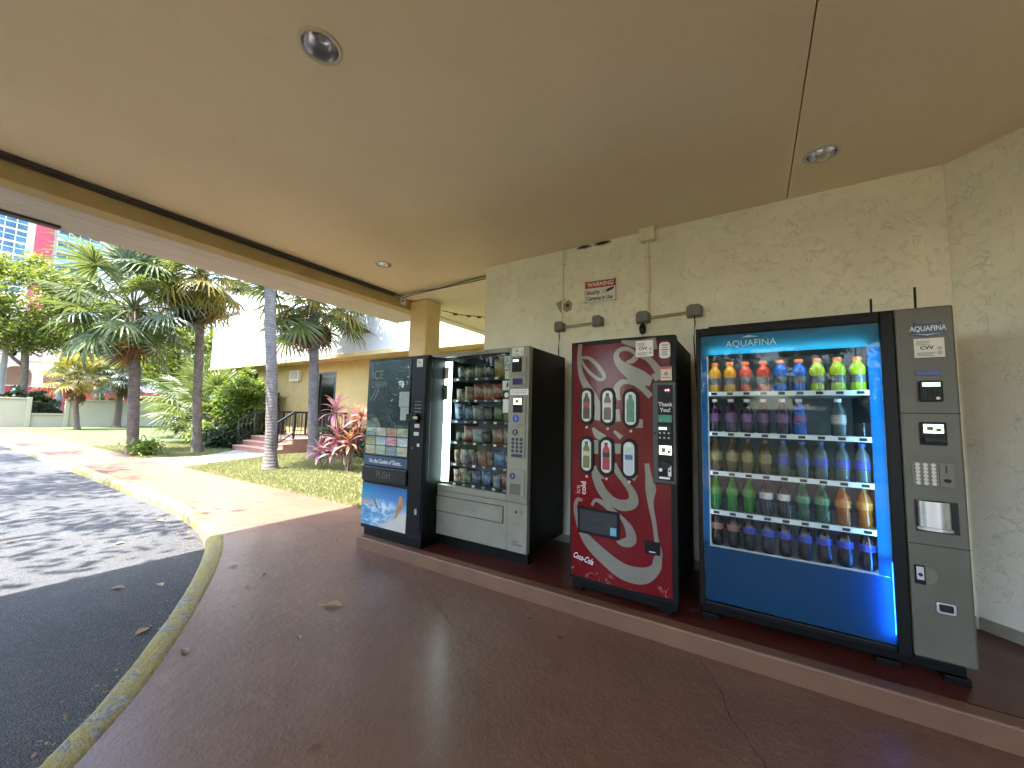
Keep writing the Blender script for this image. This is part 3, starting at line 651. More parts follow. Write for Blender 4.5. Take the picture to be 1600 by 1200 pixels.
keypad(kp, .748, .808, 1.125, 1.222, Y2-.0042, 3, 6, pm('key_metal', (.42,.41,.36), .35, .4), .0095)
mk('coin_slot', MB().box(.853, .858, Y2-.0062, Y2-.0042, 1.185, 1.222), INK, kp); mk('coin_button', MB().disc((.858, 1.145), .013, Y2-.010, Y2-.0042, 16, .010), BLACKP, kp)
cr = mk('delivery_recess', MB().box(.728, .890, Y2-.0025, Y2-.0005, .872, 1.035), DGREY, aq)
n_ = 12; arc = [(.800 + .062*math.cos(PI + PI*k/n_), Y2-.004+.034*math.sin(PI + PI*k/n_)) for k in range(n_+1)]
mk('delivery_door', MB().add([(x, y, .90) for x, y in arc] + [(x, y, 1.033) for x, y in arc], [(k, k+1, n_+2+k, n_+1+k) for k in range(n_)]), STEEL, cr, True)
mk('delivery_lip', MB().slab([(x*1.0+(x-.8)*.12, y-.003) for x, y in arc] + [(.735, Y2-.003)], .884, .899), STEEL, cr)
mk('lock_ring', MB().disc((.755, .648), .046, Y2-.003, Y2-.0005, 24), BEIGED, aq, bev=.002)
lk = mk('lock_plate', MB().plate(rrect(.712, .752, .598, .695, .004), Y2-.011, Y2-.0035), BLACKP, aq, bev=.002); mk('lock_face', MB().box(.718, .746, Y2-.0135, Y2-.0112, .622, .688), STEEL, lk); mk('lock_core', MB().disc((.732, .648), .009, Y2-.0165, Y2-.0137, 14), DGREY, lk)
rc = mk('coin_return', MB().plate(rrect(.785, .858, .468, .522, .010), Y2-.010, Y2), STEEL, aq, bev=.004); mk('return_cup', MB().plate(rrect(.795, .846, .480, .516, .006), Y2-.013, Y2-.0105), DGREY, rc)
mk('kick_panel', MB().box(XL+.01, .90, 3.01, 3.05, .150, .199), BLACK, aq, bev=.004)
for x in (-.27, .60, .86): mk('foot', MB().box(x-.05, x+.05, 2.99, 3.10, .1175, .149), BLACK, aq, bev=.004)
for x, z in ((.66, 2.20), (.862, 2.245)):
    tag(mk('antenna', MB().tube([(x, 3.25, ZT+.017), (x+.002, 3.25, z+.03)], .006, 8), BLACKP, org=(x, 3.25, ZT)), 'short black antenna on the blue machine, ' + ('left one of the pair' if x < .8 else 'right one of the pair'), 'antenna')

# ---------------- bottles (lathe bodies, caps and labels share data)
def bottle_prof(kind):
    if kind == 'sport': return [(.0,.0),(.030,.001),(.034,.008),(.033,.05),(.030,.075),(.031,.095),(.035,.112),(.036,.128),(.032,.148),(.022,.166),(.017,.176),(.017,.186)]
    if kind == 'soda': return [(.0,.0),(.026,.001),(.031,.010),(.032,.055),(.029,.085),(.033,.11),(.033,.142),(.028,.165),(.018,.190),(.012,.205),(.012,.212)]
    return [(.0,.0),(.029,.001),(.032,.008),(.031,.07),(.032,.10),(.032,.14),(.026,.165),(.016,.186),(.012,.198),(.012,.206)]
def liquid(name, col, tr=.25):
    if name in MATS: return MATS[name]
    m, t, b, o = nodes(name); b.inputs['Base Color'].default_value = (*col, 1); b.inputs['Roughness'].default_value = .18; b.inputs['Specular IOR Level'].default_value = .3
    b.inputs['Coat Weight'].default_value = .25; b.inputs['Coat Roughness'].default_value = .06
    tl = t.nodes.new('ShaderNodeBsdfTranslucent'); tl.inputs[0].default_value = (*[min(1, c*1.5) for c in col], 1)
    mx = t.nodes.new('ShaderNodeMixShader'); mx.inputs[0].default_value = tr
    t.links.new(b.outputs[0], mx.inputs[1]); t.links.new(tl.outputs[0], mx.inputs[2]); t.links.new(mx.outputs[0], o.inputs[0]); MATS[name] = m; return m
BD = {}
def bottle(kind, liq, capm, labm, x, z, label, shelf):
    key = (kind, liq.name, capm.name, labm.name if labm else '')
    if key not in BD:
        pf = bottle_prof(kind); top = pf[-1][1]; rt_ = pf[-1][0]
        a = mesh_of('bottle', MB().lathe(pf, 20, closed=False), liq, True)
        b = mesh_of('cap', MB().lathe([(0,top-.002),(rt_+.004,top-.002),(rt_+.0045,top+.016),(rt_+.002,top+.019),(0,top+.019)], 16, closed=False), capm, True)
        zz = {'sport': (.052,.098), 'soda': (.106,.145), 'water': (.072,.128)}[kind]
        rr = {'sport': .0345, 'soda': .0342, 'water': .0335}[kind]
        c = mesh_of('label_wrap', MB().lathe([(rr, zz[0]), (rr, zz[1])], 20, closed=False), labm, True) if labm else None
        BD[key] = (a, b, c)
    a, b, c = BD[key]
    o = inst('bottle', a, None, (x+random.uniform(-.004,.004), 3.112+random.uniform(-.004,.006), z+.0005), (0, 0, random.uniform(0, 6)), (1.13, 1.13, 1.04)); tag(o, label, 'bottle', 'bottles on the %s shelf' % shelf)
    inst('cap', b, o, local=True)
    if c: inst('label_wrap', c, o, local=True)
CO = pm('orange_cap', (.62,.14,.03), .4); CW = pm('white_cap', (.68,.66,.64), .4); CB = pm('black_cap', (.02,.02,.02), .4); CG = pm('green_cap', (.02,.12,.03), .4); CBL = pm('blue_cap', (.03,.06,.25), .4)
LY = liquid('yellow_drink', (.70,.33,.02)); LR = liquid('red_drink', (.62,.07,.03)); LB = liquid('blue_drink', (.01,.13,.55)); LL = liquid('lime_drink', (.42,.55,.02))
LP = liquid('purple_drink', (.025,.006,.028)); LD = liquid('cola', (.02,.008,.006), .08); LGN = liquid('green_soda', (.015,.16,.01)); LO = liquid('orange_soda', (.34,.085,.006)); LT = liquid('tea', (.09,.035,.006)); LW = liquid('water', (.10,.13,.15), .4); LGD = liquid('dark_green', (.02,.09,.04))
labO = pm('sport_label', (.10,.10,.11), .4, 0, .6, 30); labS = pm('silver_label', (.45,.42,.42), .3, .3, .3, 40); labG = pm('green_label', (.06,.20,.09), .35, 0, .5, 40); labR = pm('orange_label', (.38,.14,.02), .35, 0, .5, 40); labB = pm('blue_label', (.03,.045,.30), .35, 0, .5, 40); labW = pm('pale_label', (.30,.29,.28), .4, 0, .4, 40); labBr = pm('brown_label', (.22,.10,.06), .4, 0, .5, 40); labGr2 = pm('lime_label', (.05,.18,.02), .35, 0, .4, 40); labT = pm('tea_label', (.20,.13,.04), .4, 0, .6, 40); labP = pm('violet_label', (.12,.03,.14), .4, 0, .5, 40)
ORD = ['first', 'second', 'third', 'fourth', 'fifth', 'sixth', 'seventh', 'eighth', 'ninth']
ROWS = [('top', 'sport', [(LY,CO,labO,'yellow-orange')]*2+[(LR,CO,labO,'red')]*2+[(LB,CO,labO,'bright blue')]*2+[(LL,CO,labO,'lime green')]*3),
        ('second', 'water', [(LP,CW,labP,'dark purple')]*3+[(LP,CW,labP,'violet')]*2+[(LB,CW,labP,'dark blue')]+[(LW,CW,labW,'clear')]*3),
        ('third', 'water', [(LT,CB,labT,'amber tea')]*4+[(LW,CBL,labB,'clear water')]*5),
        ('fourth', 'soda', [(LGN,CG,labGr2,'bright green')]*3+[(LD,CB,labS,'dark cola')]*2+[(LGD,CG,labG,'dark green')]*2+[(LO,CG,labR,'orange')]*2),
        ('bottom', 'soda', [(LD,CB,labBr,'brown-labelled cola')]*2+[(LD,CBL,labB,'blue-labelled cola')]*7)]
for (nm, kind, items), z in zip(ROWS, SH):
    for k, (lq, cp_, lb, desc) in enumerate(items):
        if nm in ('second', 'third') and k > 5 and (k*7) % 2 == 0 and nm == 'second': continue
        bottle(kind, lq, cp_, lb, -.225+k*PITCH, z, '%s bottle, %s place from the left on the %s shelf of the blue machine' % (desc, ORD[k], nm), nm)

# ================================================================== RED MACHINE
YC = 2.866; XL, XR, ZT = -1.23, -.447, 2.03; XM, HW = (XL+XR)/2, (XR-XL)/2
def bulge(p):
    u = (p[0]-XM)/HW; return (p[0], p[1]-.030*max(0, 1-u*u), p[2])
ck = thing('drinks_machine', 'red drinks machine with silver ribbon script and six bottle buttons', 'vending machine', (XM, YC, .116))
mk('cabinet', MB().box(XL+.01, XR+.0, 2.96, 3.68, .20, ZT-.015), BLACK, ck, bev=.012)
def cplate(x0, x1, z0, z1, y0, y1, n=14):
    mb = MB()
    for i in range(n):
        a = x0+(x1-x0)*i/n; b = x0+(x1-x0)*(i+1)/n
        mb.add([(a,y0,z0),(b,y0,z0),(b,y0,z1),(a,y0,z1),(a,y1,z0),(b,y1,z0),(b,y1,z1),(a,y1,z1)], [(0,1,2,3),(7,6,5,4),(0,4,5,1),(3,2,6,7)])
    mb.add([(x0,y0,z0),(x0,y0,z1),(x0,y1,z1),(x0,y1,z0),(x1,y0,z0),(x1,y0,z1),(x1,y1,z1),(x1,y1,z0)], [(0,1,2,3),(4,7,6,5)])
    return mb.bend(bulge)
mk('door_frame', cplate(XL, XR, .205, ZT, YC+.004, YC+.09), BLACKP, ck, True)
RED = worn_red()
mk('front_print', cplate(XL+.018, XR-.035, .235, ZT-.035, YC-.002, YC+.003), RED, ck, True)
STROKES = [[(-1.149, 2.012, 0.036), (-1.154, 1.953, 0.036), (-1.155, 1.894, 0.041), (-1.156, 1.845, 0.035), (-1.136, 1.756, 0.047), (-1.09, 1.668, 0.06), (-1.03, 1.59, 0.055), (-1.0, 1.524, 0.049), (-1.004, 1.412, 0.049)], [(-1.138, 1.905, 0.022), (-1.071, 1.894, 0.026), (-1.001, 1.832, 0.03), (-0.951, 1.759, 0.03), (-0.957, 1.726, 0.026), (-1.001, 1.73, 0.026), (-1.071, 1.787, 0.026), (-1.117, 1.843, 0.022), (-1.146, 1.894, 0.02)], [(-0.708, 1.9, 0.023), (-0.762, 1.942, 0.029), (-0.821, 1.944, 0.033), (-0.856, 1.904, 0.039), (-0.835, 1.843, 0.058), (-0.771, 1.784, 0.09), (-0.687, 1.731, 0.108), (-0.606, 1.698, 0.065)], [(-0.78, 1.846, 0.019), (-0.735, 1.856, 0.038), (-0.704, 1.89, 0.038), (-0.691, 1.912, 0.028)], [(-0.708, 1.9, 0.032), (-0.63, 1.868, 0.041), (-0.58, 1.807, 0.046), (-0.551, 1.753, 0.055), (-0.593, 1.724, 0.055)], [(-0.816, 2.004, 0.019), (-0.708, 1.977, 0.057), (-0.621, 1.97, 0.084), (-0.57, 1.975, 0.083)], [(-0.833, 1.566, 0.025), (-0.853, 1.645, 0.046), (-0.817, 1.697, 0.04), (-0.744, 1.697, 0.034), (-0.674, 1.659, 0.041), (-0.611, 1.592, 0.04)], [(-0.853, 1.498, 0.044), (-0.844, 1.407, 0.044)], [(-1.038, 1.355, 0.02), (-0.994, 1.301, 0.059), (-0.937, 1.285, 0.039)], [(-0.872, 1.338, 0.019), (-0.817, 1.291, 0.038)], [(-1.013, 1.263, 0.039), (-1.013, 1.161, 0.039)], [(-0.844, 1.245, 0.048), (-0.844, 1.173, 0.038)], [(-0.693, 1.429, 0.056), (-0.693, 1.367, 0.056)], [(-0.64, 1.119, 0.032), (-0.629, 1.031, 0.042), (-0.615, 0.948, 0.07), (-0.616, 0.847, 0.037), (-0.594, 0.72, 0.028), (-0.579, 0.602, 0.028), (-0.563, 0.537, 0.037), (-0.572, 0.476, 0.053), (-0.593, 0.404, 0.069), (-0.675, 0.347, 0.11), (-0.799, 0.347, 0.113), (-0.925, 0.406, 0.103), (-1.048, 0.488, 0.091), (-1.119, 0.559, 0.057), (-1.164, 0.657, 0.037), (-1.181, 0.746, 0.029), (-1.161, 0.8, 0.029), (-1.121, 0.797, 0.021)], [(-1.031, 1.067, 0.041), (-1.009, 0.983, 0.061), (-0.96, 0.889, 0.07), (-0.888, 0.828, 0.069), (-0.808, 0.807, 0.078), (-0.739, 0.835, 0.077), (-0.739, 0.902, 0.054), (-0.789, 0.973, 0.041), (-0.845, 1.041, 0.041), (-0.874, 1.099, 0.042)], [(-0.951, 0.867, 0.034), (-0.921, 0.805, 0.04), (-0.892, 0.768, 0.03)], [(-1.042, 0.775, 0.022), (-1.012, 0.817, 0.024), (-0.95, 0.801, 0.04), (-0.892, 0.763, 0.039), (-0.817, 0.72, 0.027), (-0.762, 0.648, 0.058), (-0.749, 0.575, 0.072), (-0.799, 0.548, 0.058), (-0.85, 0.55, 0.016)], [(-1.006, 1.04, 0.016), (-0.981, 1.0, 0.022), (-0.946, 0.984, 0.014)], [(-0.712, 1.036, 0.029), (-0.734, 0.995, 0.021)]]
for s_ in STROKES: mk('ribbon_script', ribbon(s_, YC-.0042, YC-.0022).bend(bulge), SILVPRINT, ck)
BT = [(0, .0), (.35, .0), (.38, .04), (.38, .34), (.32, .46), (.38, .58), (.36, .72), (.2, .84), (.15, .90), (.15, .96), (0, .96)]
def bottle_print(parent, cx, cz, h, y, liq, lab, cap, z1=.62, z0=.45):
    wd = h*.36
    out = [(cx+r*wd, cz-h/2+z*h) for r, z in BT] + [(cx-r*wd, cz-h/2+z*h) for r, z in reversed(BT[1:-1])]
    mk('bottle_picture', MB().plate(out, y-.001, y).bend(bulge), liq, parent)
    mk('label_picture', MB().box(cx-.37*wd, cx+.37*wd, y-.0018, y-.0011, cz-h/2+z0*h, cz-h/2+z1*h).bend(bulge), lab, parent)
    mk('cap_picture', MB().box(cx-.17*wd, cx+.17*wd, y-.0018, y-.0011, cz-h/2+.90*h, cz-h/2+.97*h).bend(bulge), cap, parent)
PB = pm('cola_print', (.07,.02,.012), .3); PBL = pm('red_label_print', (.35,.02,.02), .3); PC = pm('cream_label_print', (.5,.42,.34), .3); PG = pm('green_bottle_print', (.05,.20,.13), .3); PT = pm('tea_green_print', (.14,.17,.03), .3); PR = pm('red_bottle_print', (.34,.015,.03), .3); PWt = pm('water_print', (.45,.52,.55), .3); PBlue = pm('water_label_print', (.04,.12,.30), .3)
WIN = [(-1.087,1.521,PB,PBL,PBL),(-.918,1.517,PB,PC,INK),(-.748,1.505,PG,PG,PG),(-1.085,1.148,PT,PC,INK),(-.927,1.148,PR,INK,INK),(-.760,1.143,PWt,PBlue,WPRINT)]
for cx, cz, lq, lb, cpm in WIN:
    wd, hh = .058, .142
    b_ = mk('selection_window', MB().plate(rrect(cx-wd, cx+wd, cz-hh, cz+hh, .056, 8), YC-.016, YC-.0045).bend(bulge), BLACKP, ck, bev=.004)
    mk('window_print', MB().plate(rrect(cx-wd*.66, cx+wd*.66, cz-hh*.84, cz+hh*.84, .037, 8), YC-.0175, YC-.0163).bend(bulge), pm('pale_window_print', (.58,.60,.58), .25, 0, .1, 30), b_)
    bottle_print(b_, cx, cz+.004, .205, YC-.0178, lq, lb, cpm)
    mk('select_button', MB().disc((cx, cz-hh-.022), .0095, YC-.010, YC-.0045, 14).bend(bulge), pm('pale_pink_button', (.62,.42,.38), .4), ck, bev=.002)
text('ice', .058, (-1.158, bulge((-1.158, YC-.0035, 0))[1], .845), pm('pink_print', (.55,.30,.27), .4), ck, roll=-PI/2, align='LEFT')
text('cold', .058, (-1.112, bulge((-1.112, YC-.0035, 0))[1], .845), WPRINT, ck, roll=-PI/2, align='LEFT', bold=.0005)
text('Coca-Cola', .062, (-1.112, bulge((-1.112, YC-.004, 0))[1]-.003, .372), WPRINT, ck, shear=.45, sx=.62, roll=R(8), bold=.0006).rotation_euler.z = -.11
# delivery port, lower lock tag, badges
dp = mk('delivery_port', cplate(-1.155, -.830, .560, .755, YC-.014, YC-.003, 6), BLACKP, ck)
mk('port_mouth', cplate(-1.135, -.848, .580, .735, YC-.0155, YC-.0142, 6), INK, dp); mk('port_flap_line', cplate(-1.06, -.94, .640, .646, YC-.0168, YC-.0157, 4), DGREY, dp)
mk('energy_tag', cplate(-.895, -.850, .585, .640, YC-.0168, YC-.0157, 2), pm('cyan_tag', (.12,.36,.45), .4), dp)
lt = mk('lock_tag', cplate(-.655, -.555, .505, .590, YC-.016, YC-.004, 3), BLACKP, ck); mk('tag_print', cplate(-.625, -.585, .520, .526, YC-.0172, YC-.0162, 2), WHITE, lt)
yb = bulge((-.65, YC-.004, 0))[1]; cvv_sticker(ck, -.712, -.590, 1.880, 1.998, yb-.003)
yb2 = bulge((-.51, YC-.004, 0))[1]
st = mk('round_sticker', MB().plate(rrect(-.552, -.478, 1.862, 1.978, .024), yb2-.004, yb2-.0025), WHITE, ck)
for k in range(5): mk('print_line', MB().box(-.537+.006*(k % 2), -.494-.006*(k % 2), yb2-.0048, yb2-.0042, 1.885+k*.017, 1.893+k*.017), REDP if k == 2 else MATS['grey_print'], st)
st = mk('price_sticker', MB().box(-.545, -.470, yb2-.004, yb2-.0025, 1.705, 1.800), pm('pale_peach_sticker', (.68,.55,.46), .45), ck)
mk('print_line', MB().box(-.543, -.472, yb2-.0048, yb2-.0042, 1.786, 1.798), REDP, st); mk('print_line', MB().box(-.535, -.480, yb2-.0048, yb2-.0042, 1.722, 1.728), MATS['grey_print'], st); mk('print_mark', MB().disc((-.507, 1.752), .014, yb2-.0048, yb2-.0042, 10), MATS['grey_print'], st)
# payment panel
Yp = YC-.030
pp = mk('payment_panel', MB().box(-.600, XR+.002, Yp, YC+.05, .985, 1.700), pm('dark_bezel', (.032,.032,.030), .4, 0, .2, 10, .05, 200), ck, bev=.010)
mk('panel_face', MB().box(-.563, -.462, Yp-.003, Yp-.0005, 1.015, 1.670), BLACKP, pp, bev=.003)
Y3 = Yp-.003
mk('display', MB().box(-.520, -.476, Y3-.002, Y3-.0005, 1.618, 1.650), pm('red_display', (.05,.005,.005), .15), pp); text('0.75', .016, (-.498, Y3-.0025, 1.634), emit('red_digits', (.9,.2,.22), .8), pp)
for z in (1.628, 1.602): mk('lamp_dot', MB().disc((-.545, z), .005, Y3-.002, Y3-.0003, 10), DGREY, pp)
text('Thank', .040, (-.512, Y3-.0015, 1.535), WPRINT, pp, bold=.0005, sx=.9); text('You!', .040, (-.512, Y3-.0015, 1.496), WPRINT, pp, bold=.0005, sx=.9)
mk('green_tag', MB().box(-.558, -.470, Y3-.003, Y3-.0003, 1.412, 1.462), pm('green_tag_print', (.03,.26,.16), .4, 0, .4, 60), pp)
cr_ = mk('card_reader', MB().plate(rrect(-.560, -.472, 1.290, 1.398, .006), Y3-.018, Y3-.0003), DGREY, pp, bev=.003)
mk('screen', MB().box(-.552, -.500, Y3-.0195, Y3-.0182, 1.360, 1.378), LCD, cr_); keypad(cr_, -.545, -.488, 1.305, 1.338, Y3-.0182, 3, 2, WHITE, .005, False, 'button')
mk('bill_sign', MB().box(-.553, -.474, Y3-.005, Y3-.0003, 1.190, 1.250), MATS['lit_bill_sign'], pp); mk('bill_mark', MB().box(-.540, -.510, Y3-.0062, Y3-.0052, 1.205, 1.236), MATS['bill_green'], pp); mk('bill_mark', MB().box(-.500, -.480, Y3-.0062, Y3-.0052, 1.200, 1.222), MATS['bill_green'], pp)
mk('coin_chute', MB().lathe([(.0,0),(.036,0),(.036,.02),(.0,.02)], 20).bend(lambda p: (-.515+p[0], Y3-.0005-p[2], 1.120+p[1]*.7)), DGREY, pp)
mk('coin_button', MB().disc((-.545, 1.085), .012, Y3-.008, Y3-.0003, 12), STEEL, pp); mk('lock_face', MB().box(-.498, -.476, Y3-.006, Y3-.0003, 1.045, 1.120), STEEL, pp, bev=.002); mk('lock_core', MB().disc((-.487, 1.083), .007, Y3-.009, Y3-.0062, 12), DGREY, pp)
mk('print_line', MB().box(-.556, -.486, Y3-.0015, Y3-.0003, 1.024, 1.038), WHITE, pp)
mk('side_lock', MB().disc((-.582, 1.335), .008, Yp-.004, Yp-.0003, 12), BLACKP, pp)
mk('kick_panel', MB().box(XL+.02, XR-.01, YC+.01, 3.0, .145, .204), BLACK, ck, bev=.004)
for x in (-1.17, -.53): mk('foot', MB().box(x-.04, x+.04, YC+.02, 2.98, .1175, .144), BLACK, ck, bev=.003)

# ================================================================== SNACK MACHINE
YS = 3.0; XL, XR, ZT = -2.913, -1.689, 2.068
sn = thing('snack_machine', 'silver framed snack machine with lit white strip and rows of snacks', 'vending machine', ((XL+XR)/2, YS, .116))
mk('cabinet', MB().box(XL, XL+.03, 3.055, 3.76, .235, ZT-.005).box(-1.90, XR, 3.055, 3.76, .235, ZT-.005).box(XL+.0305, -1.9005, 3.055, 3.76, .235, .68).box(XL+.0305, -1.9005, 3.055, 3.76, 2.03, ZT-.005).box(XL+.0305, -1.9005, 3.70, 3.76, .681, 2.029), BLACK, sn)
fr = MB().box(XL, -2.853, YS, 3.053, .662, ZT).box(-1.912, -1.893, YS, 3.053, .662, ZT).box(-2.8525, -1.9125, YS, 3.053, 2.026, ZT).box(-2.8525, -1.9125, YS, 3.053, .662, .722)
mk('door_frame', fr, SILVER, sn, bev=.006)
mk('vent_print', MB().box(-2.55, -2.15, YS-.0012, YS-.0002, 2.043, 2.049), pm('grey_print2', (.12,.12,.11), .5), sn)
mk('liner', MB().box(-2.875, -2.868, 3.06, 3.69, .70, 2.02).box(-1.912, -1.905, 3.06, 3.69, .70, 2.02).box(-2.867, -1.913, 3.66, 3.695, .70, 2.02).box(-2.867, -1.913, 3.06, 3.659, 2.012, 2.02).box(-2.867, -1.913, 3.06, 3.659, .70, .712), INNERD, sn)
mk('glass', MB().box(-2.8528, -1.9122, 3.020, 3.027, .7225, 2.0255), GLASSD, sn)
mk('light_panel', MB().box(-2.82, -2.665, 3.052, 3.075, .745, 1.985), emit('lit_diffuser', (.66, .88, .86), 1.15), sn, bev=.004)
mk('notice', MB().box(-2.79, -2.69, 3.0495, 3.0515, 1.80, 1.93), WHITE, sn)
mk('notice', MB().box(-2.805, -2.70, 3.0495, 3.0515, 1.58, 1.74), pm('green_leaflet', (.20,.30,.20), .5, 0, .6, 25), sn)
mk('lower_panel', MB().box(XL, -1.8935, YS+.004, 3.053, .232, .658), SILVER, sn, bev=.006)
dd = mk('delivery_door', MB().plate(rrect(-2.835, -1.945, .462, .606, .010), YS-.004, YS+.0035), SILVER, sn, bev=.004)
mk('door_shadow_gap', MB().plate(rrect(-2.842, -1.938, .455, .613, .012), YS+.0005, YS+.0037), INK, dd)
for za, zb, xa, xb in ((.590,.596,-2.81,-1.97), (.472,.478,-2.81,-1.97), (.479,.589,-2.81,-2.804), (.479,.589,-1.976,-1.97)): mk('raised_rib', MB().box(xa, xb, YS-.010, YS-.0042, za, zb), SILVER, dd, bev=.002)
for k in range(3): mk('louver', MB().box(-2.56, -2.26, YS-.011, YS-.0042, .513+k*.022, .523+k*.022), SILVER, dd, bev=.004)
mk('control_column', MB().box(-1.8925, XR, YS-.012, 3.053, .662, ZT), SILVER, sn, bev=.008); mk('control_column', MB().box(-1.8925, XR, YS-.002, 3.053, .232, .6585), SILVER, sn, bev=.008)
Y4 = YS-.012
cvv_sticker(sn, -1.872, -1.752, 1.985, 2.060, Y4-.0008)
def bay(z0, z1, x0=-1.872, x1=-1.715): return mk('control_bay', MB().plate(rrect(x0, x1, z0, z1, .018), Y4-.010, Y4), SILVER, sn, bev=.006)
b1 = bay(1.815, 1.975); r_ = mk('card_reader', MB().plate(rrect(-1.862, -1.765, 1.832, 1.962, .006), Y4-.022, Y4-.0105), BLACKP, b1, bev=.003); mk('screen', MB().box(-1.852, -1.79, Y4-.0235, Y4-.0222, 1.925, 1.948), LCD, r_)
keypad(r_, -1.845, -1.80, 1.85, 1.90, Y4-.0222, 3, 3, DGREY, .005, False, 'button')
b2 = bay(1.690, 1.795); mk('screen', MB().box(-1.855, -1.752, Y4-.0125, Y4-.0102, 1.715, 1.772), LCDB, b2)
mk('paper_notice', MB().box(-1.884, -1.694, Y4-.0030, Y4-.0005, 1.622, 1.676), WHITE, sn)
for k in range(2): mk('print_line', MB().box(-1.872, -1.71, Y4-.0036, Y4-.0031, 1.640+k*.018, 1.644+k*.018), MATS['grey_print'], sn)
b3 = bay(1.355, 1.612); v_ = mk('bill_acceptor', MB().plate(rrect(-1.845, -1.745, 1.462, 1.602, .004), Y4-.016, Y4-.0105), BLACKP, b3, bev=.003)
mk('bill_sign', MB().box(-1.835, -1.755, Y4-.0185, Y4-.0162, 1.535, 1.592), MATS['lit_bill_sign'], v_); mk('bill_mark', MB().box(-1.82, -1.78, Y4-.0195, Y4-.0187, 1.548, 1.580), MATS['bill_green'], v_)
mk('round_badge', MB().disc((-1.812, 1.408), .034, Y4-.0130, Y4-.0105, 20), pm('blue_badge', (.03,.06,.40), .3), b3); text('1', .045, (-1.812, Y4-.0138, 1.408), WPRINT, b3)
NAVY = pm('navy_key', (.012,.012,.05), .3)
b4 = bay(1.055, 1.335); mk('round_badge', MB().disc((-1.818, 1.285), .028, Y4-.0130, Y4-.0105, 20), NAVY, b4); text('2', .036, (-1.818, Y4-.0138, 1.285), WPRINT, b4)
keypad(b4, -1.838, -1.752, 1.118, 1.222, Y4-.0105, 3, 4, NAVY, .0145); mk('wide_key', MB().plate(rrect(-1.852, -1.738, 1.066, 1.092, .012), Y4-.0145, Y4-.0105), NAVY, b4)
b5 = bay(.70, .955, -1.878, -1.712); mk('round_badge', MB().disc((-1.835, .895), .028, Y4-.0130, Y4-.0105, 20), NAVY, b5); text('3', .036, (-1.835, Y4-.0138, .895), WPRINT, b5)
mk('coin_return', MB().plate(rrect(-1.860, -1.752, .735, .830, .006), Y4-.0125, Y4-.0105), BEIGE, b5); mk('return_lip', MB().box(-1.865, -1.747, Y4-.022, Y4-.0127, .725, .738), SILVER, b5, bev=.003)
lp = mk('lock_plate', MB().plate(rrect(-1.845, -1.745, .562, .602, .004), YS-.008, YS-.002), SILVER, sn, bev=.002); mk('lock_core', MB().disc((-1.797, .582), .011, YS-.012, YS-.0082, 14), DGREY, lp)
text('VENDING', .022, (-1.79, YS-.0028, .330), MATS['grey_print2'], sn) if False else None
mk('maker_badge', MB().plate(rrect(-1.845, -1.735, .292, .308, .006), YS-.004, YS-.002), MATS['grey_print2'], sn); mk('maker_badge', MB().box(-1.835, -1.775, YS-.004, YS-.002, .318, .332), MATS['grey_print2'], sn)
# stickers on the right of the glass
for z0, z1, x0, mt in ((1.865,1.995,-1.985,pm('monochrome_sticker',(.35,.36,.33),.5,0,.8,45)),(1.775,1.855,-1.975,pm('pale_green_sticker',(.55,.60,.45),.5,0,.3,40)),(1.672,1.760,-2.0,WHITE),(1.590,1.662,-1.99,INK),(1.460,1.585,-1.99,WHITE)):
    s_ = mk('window_sticker', MB().box(x0, -1.916, 3.0275, 3.0285, z0, z1), mt, sn)
    if mt is INK: mk('sticker_print', MB().disc(((x0-1.916)/2, (z0+z1)/2), .024, 3.0262, 3.0274, 16), WHITE, s_)
    elif mt is WHITE and z0 > 1.6: mk('sticker_print', MB().plate([(-1.955,1.69),(-1.94,1.70),(-1.93,1.73),(-1.945,1.75),(-1.955,1.72)], 3.0262, 3.0274), INK, s_)
# trays, coils and snacks
TR = [1.800, 1.580, 1.365, 1.150, .930, .735]
cm_ = MB(); cm_.tube([(.045*math.cos(a), a*.0095, .045+.045*math.sin(a)) for a in [k*2*PI/14 for k in range(14*4)]], .0026, 5)
coil_me = mesh_of('coil', cm_, STEEL, True)
for z in TR:
    s_ = mk('tray', MB().box(-2.655, -1.915, 3.10, 3.62, z-.012, z-.004), INNERD, sn)
    mk('tray_edge', MB().box(-2.655, -1.915, 3.088, 3.0995, z-.022, z+.010), DGREY, s_)
    for k in range(6): mk('price_tag', MB().box(-2.60+k*.122-.017, -2.60+k*.122+.017, 3.0855, 3.0875, z-.016, z+.004), WHITE if k % 2 == 0 else MATS['grey_print'], s_)
    for k in range(6): inst('coil', coil_me, sn, (-2.59+k*.122, 3.108, z-.003))
def bag_mesh(wd, h, d, seed):
    r_ = random.Random(seed); mb = MB(); nx, nz = 7, 9; vs = []
    for side in (-1, 1):
        for j in range(nz+1):
            for i in range(nx+1):
                u = i/nx*2-1; v = j/nz*2-1
                k = max(0, (1-abs(u)**2.4))*max(0, (1-abs(v)**3.2))
                wx = wd/2*u*(1-.10*(1-v*v)*.6)
                vs.append((wx, side*(d/2*k**.6 + .001) + r_.uniform(-.003,.003)*k, h/2*(v+1) + r_.uniform(-.002,.002)*(abs(v) < .95)))
    st_ = (nx+1)*(nz+1); fs = []
    for s in range(2):
        for j in range(nz):
            for i in range(nx):
                a = s*st_+j*(nx+1)+i; q = (a, a+1, a+nx+2, a+nx+1); fs.append(q if s == 0 else q[::-1])
    return mb.add(vs, fs)
